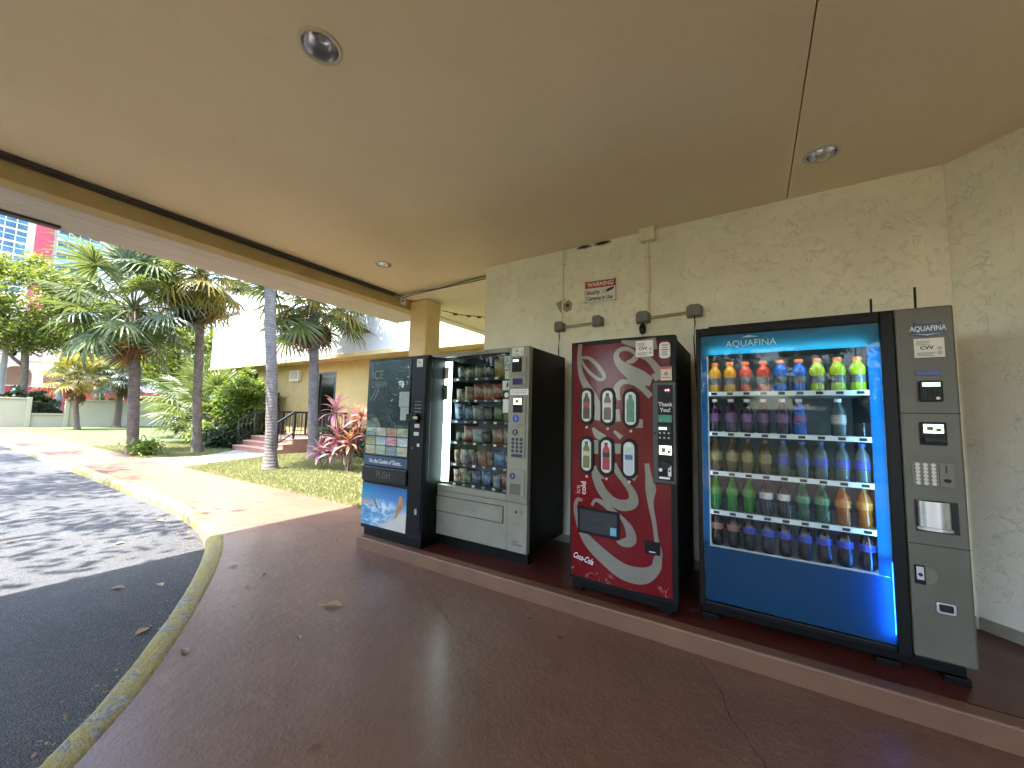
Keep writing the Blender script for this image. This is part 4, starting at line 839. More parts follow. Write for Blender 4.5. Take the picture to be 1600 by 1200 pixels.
BM = {k: bag_mat('wrapper_'+k, *[tuple(q*.38 for q in cc_) for cc_ in c]) for k, c in dict(green=((.03,.10,.03),(.07,.20,.05),(.35,.38,.18)), dark=((.02,.025,.02),(.05,.07,.05),(.20,.20,.14)), yellow=((.50,.33,.03),(.62,.45,.06),(.62,.58,.40)),
      red=((.32,.03,.02),(.45,.07,.03),(.58,.45,.30)), orange=((.48,.13,.02),(.58,.20,.04),(.55,.48,.32)), blue=((.02,.09,.28),(.05,.20,.42),(.35,.50,.60)), grey=((.25,.26,.26),(.38,.40,.40),(.55,.55,.52)),
      white=((.55,.57,.57),(.62,.63,.60),(.25,.38,.50)), brown=((.12,.05,.025),(.22,.10,.05),(.45,.33,.18)), tan=((.42,.27,.12),(.52,.38,.20),(.30,.10,.05)), pink=((.35,.12,.16),(.45,.24,.25),(.55,.45,.42)), navy=((.015,.03,.10),(.03,.07,.20),(.3,.35,.45))).items()}
SN = [(0, [('dark',.10,.14),('green',.11,.13),('green',.11,.14),('dark',.11,.13),('yellow',.135,.195),('brown',.09,.14)], 'top'),
      (1, [('brown',.11,.12),('tan',.10,.14),('red',.125,.165),('orange',.12,.15),('red',.125,.165),('brown',.10,.12)], 'second'),
      (2, [('blue',.13,.185),('navy',.12,.17),('grey',.125,.165),('dark',.11,.15),('green',.12,.17),('tan',.11,.16)], 'third'),
      (3, [('dark',.08,.10),('red',.11,.165),('white',.11,.14),('dark',.10,.12),('orange',.12,.15),('grey',.11,.16)], 'fourth'),
      (4, [('tan',.065,.14),('white',.06,.14),('pink',.06,.13),('orange',.10,.14),('tan',.07,.15),('blue',.125,.165),('navy',.09,.15)], 'fifth'),
      (5, [('tan',.10,.135),('green',.09,.12),('navy',.11,.14),('blue',.11,.155),('white',.08,.12),('red',.115,.15)], 'bottom')]
BG = {}; n_s = 0
for ri, items, nm in SN:
    tot = len(items); pit = .73/tot
    for k, (c, wd, h) in enumerate(items):
        key = (c, wd, h)
        if key not in BG: BG[key] = mesh_of('snack_bag', bag_mesh(wd, h, .05, len(BG)), BM[c], True)
        x = -2.65+pit*(k+.5)
        for back in range(2):
            o = inst('snack_bag', BG[key], None, (x+random.uniform(-.004,.004), 3.135+back*.09, TR[ri]+.001), (R(random.uniform(4,10)), R(random.uniform(-3,3)), R(random.uniform(-7,7))))
            nmz = {'dark': 'near-black', 'tan': 'tan', 'grey': 'silver grey'}.get(c, c)
            tag(o, '%s snack packet, %s from the left on the %s tray, %s' % (nmz, ORD[k], nm, 'front of its coil' if back == 0 else 'behind the front packet'), 'snack', 'snack packets in the machine')
mk('leg_rail', MB().box(XL+.03, XR-.03, 3.08, 3.16, .1175, .234), BLACK, sn)

# ================================================================== ICE CREAM MACHINE
YI = 2.79; XL, XR, ZT = -3.654, -2.741, 2.025
ic = thing('ice_cream_machine', 'black ice cream freezer machine with small food pictures and beach print, far left', 'vending machine', ((XL+XR)/2, YI, .116))
mk('cabinet', MB().box(XL+.01, XR-.005, 2.86, 3.70, .195, ZT-.01), BLACK, ic, bev=.008)
mk('door', MB().box(XL, XR, YI+.004, 2.858, .195, ZT), BLACKP, ic, bev=.008)
mk('display_back', MB().box(-3.632, -2.972, YI-.002, YI+.0035, .985, 1.995), pm('dark_teal_print', (.003,.022,.034), .3, 0, .4, 3), ic)
mk('display_glass', MB().box(-3.634, -2.970, YI-.014, YI-.009, .983, 1.997), GLASS, ic)
text('ICE', .135, (-3.585, YI-.0035, 1.842), pm('frost_print', (.17,.22,.22), .4), ic, align='LEFT'); text('CREAM', .095, (-3.585, YI-.0035, 1.735), MATS['frost_print'], ic, align='LEFT', sx=.8)
for k, p in enumerate(([(-3.60,1.56,.006),(-3.55,1.62,.016),(-3.50,1.70,.008)], [(-3.54,1.56,.006),(-3.49,1.63,.014),(-3.46,1.69,.006)])): mk('frost_stroke', ribbon(p, YI-.0045, YI-.0025), MATS['frost_print'], ic)
mk('paper_notice', MB().box(-3.125, -2.978, YI-.0085, YI-.0072, 1.50, 1.655), pm('pale_grey_paper', (.50,.52,.48), .5, 0, .1, 30), ic); mk('paper_notice', MB().box(-3.10, -2.978, YI-.0085, YI-.0072, 1.36, 1.495), MATS['pale_grey_paper'], ic)
TC = [('food_a',(.10,.17,.22),(.35,.42,.42)),('food_b',(.45,.30,.16),(.30,.42,.50)),('food_c',(.35,.10,.08),(.30,.33,.28)),('food_d',(.25,.22,.13),(.32,.40,.36)),('food_e',(.30,.24,.08),(.14,.18,.12)),('food_f',(.40,.42,.40),(.12,.28,.42)),('food_g',(.55,.12,.12),(.40,.45,.55)),('food_h',(.50,.48,.45),(.22,.35,.48)),('food_i',(.45,.32,.22),(.30,.34,.26)),('food_j',(.42,.40,.26),(.20,.36,.38)),('food_k',(.20,.30,.34),(.10,.14,.16)),('food_l',(.40,.30,.20),(.28,.36,.36))]
for k, (nmx, ca, cb) in enumerate(TC):
    i, j = k % 4, k // 4
    m, t, b, o = nodes(nmx); v = coords(t, (1,1,1), False); b.inputs['Roughness'].default_value = .3
    cc_ = ramp(t, noise(t, v, 3.0+k % 3, 5, .65, 1.2), [(.40, tuple(q*.6 for q in ca)), (.52, tuple(q*.6 for q in cb)), (.66, tuple(min(.7, q) for q in ca))]); t.links.new(cc_, b.inputs['Base Color']); t.links.new(cc_, b.inputs['Emission Color']); b.inputs['Emission Strength'].default_value = .05
    x = -3.628+i*.164; z = 1.183-j*.0975
    mk('food_picture', MB().plate(rrect(x+.006, x+.156, z+.005, z+.090, .008), YI-.0075, YI-.0025), m, ic)
bn = mk('slogan_panel', MB().box(-3.642, -2.965, YI-.006, YI+.0035, .868, .966), pm('slate_blue_print', (.028,.062,.125), .35, 0, .3, 4), ic, bev=.002)
text('For the Coolest of Tastes...', .062, (-3.30, YI-.0068, .915), WPRINT, bn, shear=.35, sx=.74, bold=.0005)
pf = mk('push_flap', MB().box(-3.648, -2.962, YI-.022, YI+.003, .700, .858), DGREY, ic, bev=.010); text('PUSH', .105, (-3.30, YI-.0228, .780), pm('worn_grey_print', (.075,.075,.068), .5), pf, sx=.85)
mk('beach_picture', MB().box(-3.645, -2.955, YI-.004, YI+.0035, .240, .672), art_mat(), ic)
cone = MB().plate([(-3.13,.36),(-3.10,.44),(-3.075,.52),(-3.06,.585),(-3.03,.60),(-3.0,.56),(-2.99,.50),(-3.03,.45),(-3.07,.41),(-3.09,.37)], YI-.0058, YI-.0045); mk('cone_print', cone, pm('cone_brown', (.34,.20,.09), .4, 0, .6, 30), ic)
mk('cone_print', MB().plate([(-3.40,.43),(-3.36,.415),(-3.42,.50),(-3.455,.545),(-3.45,.51)], YI-.0058, YI-.0045), pm('bar_print', (.12,.16,.13), .4), ic)
# right column of the freezer
Y5 = YI+.004
mk('column_face', MB().box(-2.950, -2.760, Y5-.008, Y5-.0005, .26, 1.99), BLACKP, ic, bev=.006)
cvv_sticker(ic, -2.890, -2.810, 1.905, 1.985, Y5-.008)
keypad(ic, -2.885, -2.815, 1.452, 1.552, Y5-.0085, 4, 4, pm('grey_key', (.16,.16,.15), .4), .007, False)
mk('bill_acceptor', MB().box(-2.985, -2.84, Y5-.040, Y5-.0085, 1.345, 1.428), BLACKP, ic, bev=.006)
for x0, x1, z0, z1, mt in ((-2.880,-2.818,1.378,1.404,pm('amber_label',(.50,.36,.16),.4)),(-2.885,-2.822,1.292,1.328,MATS['pale_grey_paper']),(-2.892,-2.825,1.212,1.248,MATS['pale_grey_paper']),(-2.840,-2.808,1.105,1.135,MATS['pale_grey_paper']),(-2.838,-2.808,.445,.500,STEEL)):
    yy = Y5-.0405 if mt is MATS['amber_label'] else Y5-.0085
    mk('column_label', MB().box(x0, x1, yy-.003, yy, z0, z1), mt, ic)
mk('column_screw', MB().disc((-2.905, 1.085), .006, Y5-.012, Y5-.0085, 10), STEEL, ic)
mk('kick_panel', MB().box(XL+.03, XR-.03, YI+.03, 3.6, .1175, .194), BLACK, ic)
# ================================================================== GARDEN BUILDING
gb = thing('garden_building', 'yellow building with white overhanging upper storey behind the palms', 'building', (-14, 9.3, 0))
mk('lower_wall', MB().box(-20.5, -15.40, 9.3, 9.6, -.1, 3.45).box(-14.15, -2.95, 9.3, 9.6, -.1, 3.45).box(-15.3995, -14.1505, 9.3, 9.6, 3.06, 3.45), STUCCO_Y, gb)
mk('side_wall', MB().box(-20.5, -20.2, 9.601, 16, -.1, 3.45), STUCCO_Y, gb)
mk('upper_wall', MB().box(-23.2, -2.95, 8.3, 8.6, 3.47, 7.4).box(-23.2, -22.9, 8.601, 16, 3.47, 7.4), WHITEW, gb)
mk('overhang_soffit', MB().box(-23.15, -2.95, 8.35, 15.9, 3.451, 3.469), YELLOWP, gb)
mk('eave_band', MB().box(-23.25, -2.95, 8.24, 8.299, 3.36, 3.50), YELLOWP, gb, bev=.01)
mk('roof', MB().box(-23.4, -2.95, 8.1, 16.2, 7.401, 7.6), WHITEW, gb)
mk('wall_slot', MB().box(-22.4, -20.6, 8.285, 8.2995, 5.95, 6.10), DGREY, gb)
dr = mk('door', MB().box(-15.30, -14.25, 9.36, 9.40, .50, 2.98), pm('dark_door_paint', (.025,.022,.018), .4, 0, .2, 5), gb)
mk('door_frame', MB().box(-15.398, -15.302, 9.29, 9.45, .50, 3.058).box(-14.248, -14.152, 9.29, 9.45, .50, 3.058).box(-15.3018, -14.2482, 9.29, 9.45, 2.982, 3.058), MATS['dark_door_paint'], dr)
mk('door_glass', MB().box(-15.18, -14.37, 9.345, 9.359, 1.35, 2.85), pm('dim_door_glass', (.006,.007,.006), .15, 0, 0, 1, 0, 1, 0, .12), dr); mk('handle', MB().tube([(-14.34,9.34,1.45),(-14.34,9.30,1.45),(-14.34,9.30,1.65),(-14.34,9.34,1.65)], .015, 8), STEEL, dr)
ac = thing('wall_vent', 'square cream vent box on the yellow wall beside the palm trunk', 'vent', (-17, 9.3, 2.7))
mk('case', MB().box(-17.42, -16.66, 9.16, 9.299, 2.72, 3.20), CREAMP, ac, bev=.02)
mk('grille', MB().box(-17.33, -16.80, 9.150, 9.159, 2.82, 3.14), GREYBOX, ac)
for k in range(6): mk('slat', MB().box(-17.32, -16.81, 9.135, 9.149, 2.835+k*.05, 2.86+k*.05), CREAMP, ac)
# steps
stp = thing('entrance_steps', 'brick red steps leading up to the dark door', 'steps', (-14.6, 7.2, 0))
for k, (y0, zt) in enumerate(((6.62, .16), (6.92, .32), (7.22, .48))):
    y1 = (6.9195, 7.2195, 9.29)[k]
    mk('step', MB().box(-16.05, -13.2, y0, y1, -.05, zt-.035), BRICKR, stp)
    mk('tread', MB().box(-16.07, -13.18, y0-.02, y1-.021, zt-.0345, zt), pm('pink_tread', (.50,.30,.23), .7, 0, .1, 6, .2, 40), stp, bev=.006)
BR = pm('black_rail_paint', (.014,.013,.012), .4)
def rail(x, lab):
    t_ = thing('stair_railing', lab, 'railing', (x, 7.2, 0), 'stair railings')
    top = [(6.72, 1.02), (7.25, 1.38), (9.27, 1.38)]; zt = lambda y: (1.02+(y-6.72)/.53*.36 if y < 7.25 else 1.38); zf = lambda y: .16 if y < 6.9 else .32 if y < 7.2 else .48
    mk('handrail', MB().obox((x,6.985,1.20), (.035,0,0), (0,.265,.18), (0,-.012,.030)).box(x-.035, x+.035, 7.251, 9.27, 1.352, 1.412), BR, t_)
    mk('lower_rail', MB().obox((x,6.985,.50), (.018,0,0), (0,.245,.166), (0,-.008,.016)).box(x-.018, x+.018, 7.24, 9.25, .60, .63), BR, t_)
    for y in (6.74, 7.27, 8.3, 9.22): mk('post', MB().box(x-.03, x+.03, y-.03, y+.03, zf(y)+.001, zt(y)-.03), BR, t_)
    y = 6.86
    while y < 9.15:
        if min(abs(y-q) for q in (6.74, 7.27, 8.3, 9.22)) > .05: mk('baluster', MB().box(x-.009, x+.009, y-.009, y+.009, (.40+(y-6.72)*.66 if y < 7.2 else .615), zt(y)-.03), BR, t_)
        y += .13
rail(-13.28, 'black metal stair railing nearer the palm trunk, right of the steps'); rail(-15.97, 'black metal stair railing on the far side, left of the steps')

# ================================================================== COMPOUND WALL AND STREET
CW = pm('pale_yellow_wall', (.44,.39,.26), .8, 0, .06, .6, .3, 12)
cw = thing('compound_wall', 'pale yellow garden boundary wall with coping at the lawn edge', 'wall', (-40.1, 8, 0))
for y0, y1, z in ((-8, 4.55, 1.78), (6.40, 9.9, 1.78), (10.1, 16, 1.78), (16.2, 30, 1.78), (4.75, 6.2, .78)):
    mk('wall_panel', MB().box(-40.15, -40.0, y0, y1, -.1, z), CW, cw)
    mk('coping', MB().box(-40.22, -39.93, y0, y1, z+.001, z+.10), CW, cw, bev=.01)
for y in (4.65, 6.3, 10.0, 16.1): mk('pier', MB().box(-40.25, -39.88, y-.0995, y+.0995, -.1, 1.93), CW, cw, bev=.015)
fg = thing('fence_grille', 'short black iron grille filling the gap in the boundary wall', 'fence', (-40.07, 5.5, .88))
mk('rail', MB().box(-40.10, -40.06, 4.76, 6.19, 1.55, 1.60), BR, fg); mk('rail', MB().box(-40.10, -40.06, 4.76, 6.19, .885, .93), BR, fg)
for k in range(13): mk('bar', MB().box(-40.09, -40.07, 4.82+k*.11, 4.84+k*.11, .931, 1.70 if False else 1.549), BR, fg)
rw = thing('red_wall', 'long dark red wall of the neighbouring property beyond the boundary', 'wall', (-52, 10, 0))
REDW = pm('dark_red_render', (.33,.045,.05), .75, 0, .1, .5)
mk('wall_face', MB().box(-52.3, -52, 3.6, 40, -.1, 2.95), REDW, rw); mk('cap', MB().box(-52.35, -51.95, 3.6, 40, 2.951, 3.02), WHITEW, rw)
for k in range(9): mk('pilaster', MB().box(-51.999, -51.9, 5+k*3.2, 5.35+k*3.2, -.1, 2.94), WHITEW, rw)
ab = thing('arcade_building', 'beige low building with arches beyond the boundary wall', 'building', (-64, 4, 0))
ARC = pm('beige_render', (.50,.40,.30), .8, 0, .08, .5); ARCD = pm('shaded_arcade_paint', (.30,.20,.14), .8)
for k in range(6):   # arched bays
    yc = -4.2+k*2.6; out = [(yc-1.3, 0), (yc-.95, 0), (yc-.95, 4.4)] + [(yc-.95*math.cos(PI*q/10), 4.4+.85*math.sin(PI*q/10)) for q in range(1, 10)] + [(yc+.95, 4.4), (yc+.95, 0), (yc+1.2995, 0), (yc+1.2995, 5.9), (yc-1.3, 5.9)]
    b_ = MB().plate(out, -.25, .25).bend(lambda p: (-62+p[1], p[0], p[2])); o_ = mk('arch_bay', b_, ARC, ab)
    bm = bmesh.new(); bm.from_mesh(o_.data); bmesh.ops.triangulate(bm, faces=[f for f in bm.faces if len(f.verts) > 4]); bm.to_mesh(o_.data); bm.free()
mk('back_wall', MB().box(-65.2, -65, -5.5, 12, 0, 5.9), ARCD, ab); mk('roof_slab', MB().box(-66, -61.4, -6, 12.4, 5.901, 6.25), WHITEW, ab); mk('roof', MB().box(-66, -61.8, -5.8, 12.2, 6.251, 7.3), ARC, ab)
for y, h, lab in ((3.95, 7.5, 'pale concrete lamp pole beyond the wall at the left edge'), (6.75, 8.6, 'pale concrete pole beyond the iron grille')):
    p_ = thing('street_pole', lab, 'pole', (-46, y, -.05), 'street poles')
    mk('shaft', MB().tube([(-46,y,-.05),(-46,y,h*.5),(-46,y,h)], [.22,.17,.12], 12), CONC, p_, True)
    if y < 5: mk('lamp_arm', MB().tube([(-45.9,y,5.5),(-45.5,y-.4,5.6),(-45.2,y+.3,5.4)], .03, 8), DGREY, p_); mk('lantern', MB().lathe([(.02,.35),(.2,.3),(.14,.0),(.05,-.1)], 10, (-45.2,y+.3,5.0)), DGREY, p_)
    else: mk('cross_arm', MB().box(-46.05,-45.95,y-.7,y+.7,h-.5,h-.38), DGREY, p_)
tw = thing('apartment_tower', 'far apartment tower with red stripe and blue glazing above the trees', 'building', (-160, 15, 0))
TWW = pm('tower_render', (.50,.45,.41), .8, 0, .04, .05); TWB = pm('tower_blue_glass', (.02,.07,.13), .12, 0, .7, .4); TWM = pm('tower_white_trim', (.60,.62,.64), .5)
mk('wall', MB().box(-170, -150, -14, 45, 0, 70), TWW, tw); mk('red_stripe', MB().box(-149.99, -149.3, 15.0, 17.9, 0, 70), pm('tower_red', (.30,.035,.055), .7), tw)
for fl in range(8, 17):
    z = 3.6+fl*3.1
    for y0, y1, nm in ((8.6, 13.8, 3), (18.6, 26, 4), (-2, 5, 3)):
        w_ = mk('window', MB().box(-149.99, -149.8, y0, y1, z, z+2.5), TWB, tw)
        for q in range(nm+1): mk('mullion', MB().box(-149.799, -149.68, y0+(y1-y0)*q/nm-.07, y0+(y1-y0)*q/nm+.07, z, z+2.5), TWM, w_)
        mk('transom', MB().box(-149.799, -149.69, y0, y1, z+1.25, z+1.37), TWM, w_)
    bl_ = mk('balcony', MB().box(-149.6, -147.9, 18.4, 26.4, z-.45, z-.2), TWM, tw)
    mk('balcony_glass', MB().box(-147.99, -147.92, 18.4, 26.4, z-.199, z+.75), pm('balcony_blue', (.10,.22,.34), .15), bl_); mk('balcony_rail', MB().box(-148.02, -147.89, 18.4, 26.4, z+.751, z+.85), TWM, bl_)

# ================================================================== PALMS
PG_ = leafmat('palm_green', (.048,.082,.022), (.14,.17,.05), .34, .34); PY_ = leafmat('palm_yellow', (.11,.11,.018), (.27,.21,.03), .42, .45); PD_ = leafmat('palm_dead', (.10,.052,.022), (.22,.125,.055), .25, .8); PBG = leafmat('palm_blue_green', (.06,.095,.06), (.17,.20,.135), .24, .35)
def frond_mesh(mat, seed, pet=.8, rad=.95, nseg=30, droop=.5, fold=.25, span=140):
    r_ = random.Random(seed); mb = MB()
    P = [(pet*k/5, 0, .10*math.sin(PI*k/5)-.02*k/5) for k in range(6)]; mb.tube(P, [.022,.02,.018,.016,.014,.012], 5)
    hub = Vector((pet, 0, -.02))
    for k in range(nseg):
        a = R(-span + 2*span*k/(nseg-1)) + r_.uniform(-.03,.03); L = rad*(1.0-.30*abs(a)/R(span))*r_.uniform(.88,1.08)
        d = Vector((math.cos(a), math.sin(a), 0)); s = Vector((-d.y, d.x, 0)); h0 = hub + Vector((.10*max(0, math.cos(a)), 0, 0))
        tw_ = r_.uniform(-.35,.35); sec = []
        for j, (u, wd) in enumerate(((0,.012),(.35,.033),(.65,.024),(.86,.012),(1,.001))):
            z = .12*u - droop*u**2.4*(L)*r_.uniform(.7,1.15) - .18*abs(math.sin(a))*u*L + .08*math.cos(a)*u*L
            p = h0 + d*(L*u*(1-.12*u*droop)) + Vector((0,0,z)); ss = (s*math.cos(tw_) + Vector((0,0,1))*math.sin(tw_))*wd
            sec.append((p-ss, p+Vector((0,0,-fold*wd*2)), p+ss))
        vs = [q for t in sec for q in t]; fs = []
        for j in range(4):
            for e in range(2): fs.append((j*3+e, j*3+e+1, j*3+e+4, j*3+e+3))
        mb.add(vs, fs)
    return mesh_of('frond', mb, mat)
FR = {'g': [frond_mesh(PG_, 1, 1.0, .85, 28, .35), frond_mesh(PG_, 2, 1.1, .9, 28, .55), frond_mesh(PG_, 3, .95, .8, 26, .25)], 'y': [frond_mesh(PY_, 4, .95, .85, 28, .55), frond_mesh(PY_, 5, .85, .8, 26, .8)],
      'd': [frond_mesh(PD_, 6, .7, .75, 22, 1.0, .6, 100), frond_mesh(PD_, 7, .6, .7, 20, 1.2, .6, 90)], 'b': [frond_mesh(PBG, 8, 1.0, .85, 28, .35), frond_mesh(PBG, 9, 1.05, .9, 28, .6)]}
for k in FR:
    for me in FR[k]: me.name = 'frond_' + k
BK = bark_mat('palm_bark', (.065,.045,.032), (.17,.13,.098)); BK2 = bark_mat('grey_palm_bark', (.075,.064,.056), (.18,.16,.145)); BK3 = bark_mat('brown_bark', (.07,.045,.03), (.17,.12,.08))
def palm(base, top, r0, r1, lab, n, mix, sc_=1., bark=None, group='fan palms in the garden', lo=-60, hi=80, seed=1, dead=6):
    r_ = random.Random(seed); t_ = thing('palm_tree', lab, 'palm tree', (base[0], base[1], -.012), group)
    b = Vector(base); tp = Vector(top); pts = []; rs = []
    N = 26
    for k in range(N+1):
        u = k/N; q = b.lerp(tp, u) + Vector((.05*math.sin(u*5+seed), .04*math.sin(u*4+seed*2), 0))*(1-abs(2*u-1))
        pts.append(q); rs.append((r0*(1+.45*max(0, 1-u*9)**2) + (r1-r0)*u)*(1+.03*math.sin(k*2.6+seed)))
    mk('trunk', MB().tube(pts, rs, 14), bark or BK, t_, True)
    # boots: old leaf bases under the crown
    bo = MB()
    for k in range(16):
        a = k*2.4; h = tp.z-.05-.035*k; c = Vector((tp.x+math.cos(a)*r1*.9, tp.y+math.sin(a)*r1*.9, h)); o_ = Vector((math.cos(a), math.sin(a), 0))
        bo.tube([c, c+o_*.07+Vector((0,0,.10)), c+o_*.16+Vector((0,0,.26))], [.035,.028,.012], 5)
    mk('leaf_bases', bo, PD_, t_)
    ga = PI*(3-math.sqrt(5))
    for k in range(n):
        u = k/(n-1); el = R(hi + (lo-hi)*u**.85 + r_.uniform(-8,8)); az = k*ga + r_.uniform(-.2,.2)
        kind = mix[min(len(mix)-1, int(u*len(mix)*.999))]
        f = inst('frond', r_.choice(FR[kind]), t_, (tp.x+math.cos(az)*.05, tp.y+math.sin(az)*.05, tp.z-.02+.15*(1-u)), scale=(sc_*r_.uniform(.85,1.12),)*3)
        f.rotation_mode = 'XYZ'; f.rotation_euler = (R(r_.uniform(-20,20)), -el, az)
    for k in range(dead):
        az = r_.uniform(0, 2*PI); f = inst('frond', r_.choice(FR['d']), t_, (tp.x+math.cos(az)*.08, tp.y+math.sin(az)*.08, tp.z-.18), scale=(sc_*r_.uniform(.8,1.1),)*3)
        f.rotation_euler = (R(r_.uniform(-25,25)), R(r_.uniform(58,82)), az)
    return t_
cr = Vector((.848, .53, 0))
def tp_(x, y, z, lean): return (x-cr.x*lean, y-cr.y*lean, z)
palm((-16.2,4.0,-.02), tp_(-16.2,4.0,4.5,.45), .145, .135, 'stout fan palm with full round green crown, leftmost of the near palms', 38, 'gbggbgbgggg', 1.2, None, seed=3, lo=-58, dead=4)
palm((-15.7,5.45,-.02), tp_(-15.7,5.45,6.0,.42), .13, .12, 'slimmer fan palm with yellowing and brown hanging fronds, second from left', 38, 'gygygygyyy', 1.15, None, seed=5, lo=-55, dead=14)
palm((-10.0,4.97,-.02), tp_(-10.0,4.97,6.6,.45), .128, .12, 'grey palm trunk nearest the walkway, its crown hidden by the canopy', 38, 'ggggb', 1.1, BK2, seed=7, dead=4)
palm((-11.3,6.83,-.02), tp_(-11.3,6.83,4.9,.32), .145, .13, 'fan palm beside the steps with drooping green and brown fronds', 40, 'gggbgygg', 1.12, BK2, seed=9, lo=-50, dead=9)
palm((-34.9,6.0,-.02), (-35.3,5.8,3.1,), .13, .10, 'small bright palm in front of the boundary wall with thin trunk', 30, 'yygyyy', 1.0, BK3, seed=11, lo=-35, dead=6)
palm((-38.5,8.5,-.02), (-38.6,8.5,3.9), .20, .17, 'bluish fan palm against the boundary wall behind the stout palm', 34, 'bbgbbb', 1.25, BK3, seed=13, lo=-50, dead=3)
palm((-24.5,9.0,-.02), (-24.4,8.9,1.5), .2, .18, 'low dark green fan palm clump left of the light green bush', 46, 'gggggd', 1.5, BK3, seed=15, lo=-45, dead=14)
palm((-20.2,7.6,-.02), (-20.2,7.6,1.1), .16, .15, 'short dark fan palm directly behind the slimmer palm trunk', 34, 'ggggg', 1.2, BK3, seed=17, lo=-35, dead=6)
# ================================================================== LEAFY TREES AND SHRUBS
def leaves(name, pts, size, mat, parent, asp=.5, flat=.5, seed=0):
    g = np.random.default_rng(seed); n = len(pts)
    nrm = g.normal(size=(n,3)); nrm[:,2] = np.abs(nrm[:,2])+flat; nrm /= np.linalg.norm(nrm, axis=1)[:,None]
    t1 = np.cross(nrm, g.normal(size=(n,3))); t1 /= np.linalg.norm(t1, axis=1)[:,None]; t2 = np.cross(nrm, t1)
    s = size*g.uniform(.6,1.3,(n,1)); p = np.asarray(pts)
    v = np.stack([p-t1*s, p-t2*s*asp+nrm*s*.12, p+t1*s, p+t2*s*asp+nrm*s*.12], 1).reshape(-1,3)
    o0 = np.array(ORG.get(parent.name, (0,0,0))) if parent else np.zeros(3); v = v-o0
    me = bpy.data.meshes.new(name); me.vertices.add(4*n); me.vertices.foreach_set('co', v.astype(np.float32).ravel())
    me.loops.add(4*n); me.loops.foreach_set('vertex_index', np.arange(4*n, dtype=np.int32))
    me.polygons.add(n); me.polygons.foreach_set('loop_start', np.arange(0, 4*n, 4, dtype=np.int32))
    try: me.polygons.foreach_set('loop_total', np.full(n, 4, dtype=np.int32))
    except Exception: pass
    me.update(calc_edges=True); me.materials.append(mat)
    ob = bpy.data.objects.new(name, me); COL.objects.link(ob)
    if parent: ob.parent = parent
    return ob
def cloud(c, rad, ncl, per, clr, seed, shell=.55):
    g = np.random.default_rng(seed); d = g.normal(size=(ncl,3)); d /= np.linalg.norm(d, axis=1)[:,None]
    r = g.uniform(shell,1,(ncl,1))**.7; cc = np.array(c)+d*r*np.array(rad)*g.uniform(.85,1.12,(ncl,1))
    pts = cc[:,None,:] + g.normal(size=(ncl,per,3))*clr*np.array([1,1,.7])*g.uniform(.6,1.3,(ncl,1,1))
    return pts.reshape(-1,3), cc
LF1 = leafmat('fig_leaf', (.05,.085,.010), (.17,.20,.022), .42, .5, False, 2.); LF2 = leafmat('dark_leaf', (.018,.040,.010), (.065,.10,.02), .33, .45, False, 2.); LF3 = leafmat('lime_leaf', (.06,.11,.014), (.17,.23,.035), .42, .45, False, 2.5); LF4 = leafmat('hedge_leaf', (.012,.028,.008), (.038,.062,.016), .25, .4, False, 3.)
def tree(base, h, rad, cz, lab, mat, seed, ncl=150, per=70, size=.10, name='leafy_tree', group='leafy trees', clr=.32, off=(0,0)):
    r_ = random.Random(seed); t_ = thing(name, lab, 'tree', base, group)
    c = Vector((base[0]+off[0], base[1]+off[1], cz)); pts, cc = cloud(c, rad, ncl, per, clr, seed)
    tr_ = MB().tube([base, Vector(base).lerp(c, .35)+Vector((r_.uniform(-.2,.2), r_.uniform(-.2,.2), 0)), Vector(base).lerp(c, .7), c], [h*.035, h*.028, h*.022, h*.012], 10)
    for k in range(9):
        e = Vector(cc[r_.randrange(len(cc))]); s = Vector(base).lerp(c, r_.uniform(.45,.85)); tr_.tube([s, s.lerp(e, .5)+Vector((0,0,.2)), e], [h*.014, h*.009, h*.003], 6)
    mk('trunk', tr_, BK3, t_, True); leaves('crown', pts, size, mat, t_, seed=seed); return t_
tree((-44,4.6,-.05), 8, (3.6,4.4,3.4), 8.6, 'broad yellow-green leafy tree at the far left behind the boundary wall', LF1, 1, 300, 90, .13)
tree((-43,13.0,-.05), 7, (4,5.5,3.6), 6.6, 'dense green tree behind the boundary wall, between the near palms', LF2, 2, 260, 80, .14)
tree((-30,15.5,-.05), 6, (4.2,4.0,2.8), 4.2, 'dark leafy tree behind the low fan palms', LF2, 3, 200, 80, .13)
tree((-46,9.2,-.05), 7, (3,3.2,2.4), 7.6, 'light green tree rising behind the bluish palm', LF1, 4, 170, 80, .13)
tree((-25.5,11.5,-.05), 5, (2.6,2.4,2.3), 3.4, 'dark green small tree filling the gap between the two left palms', LF2, 51, 190, 80, .11)
tree((-33,10.5,-.05), 6, (2.4,2.6,2.4), 4.6, 'bright green small tree at the back of the lawn', LF1, 52, 170, 80, .11)
tree((-47,-1.0,-.05), 7, (3.0,3.4,2.6), 5.6, 'low yellow-green tree beside the lamp pole', LF1, 53, 170, 80, .13)
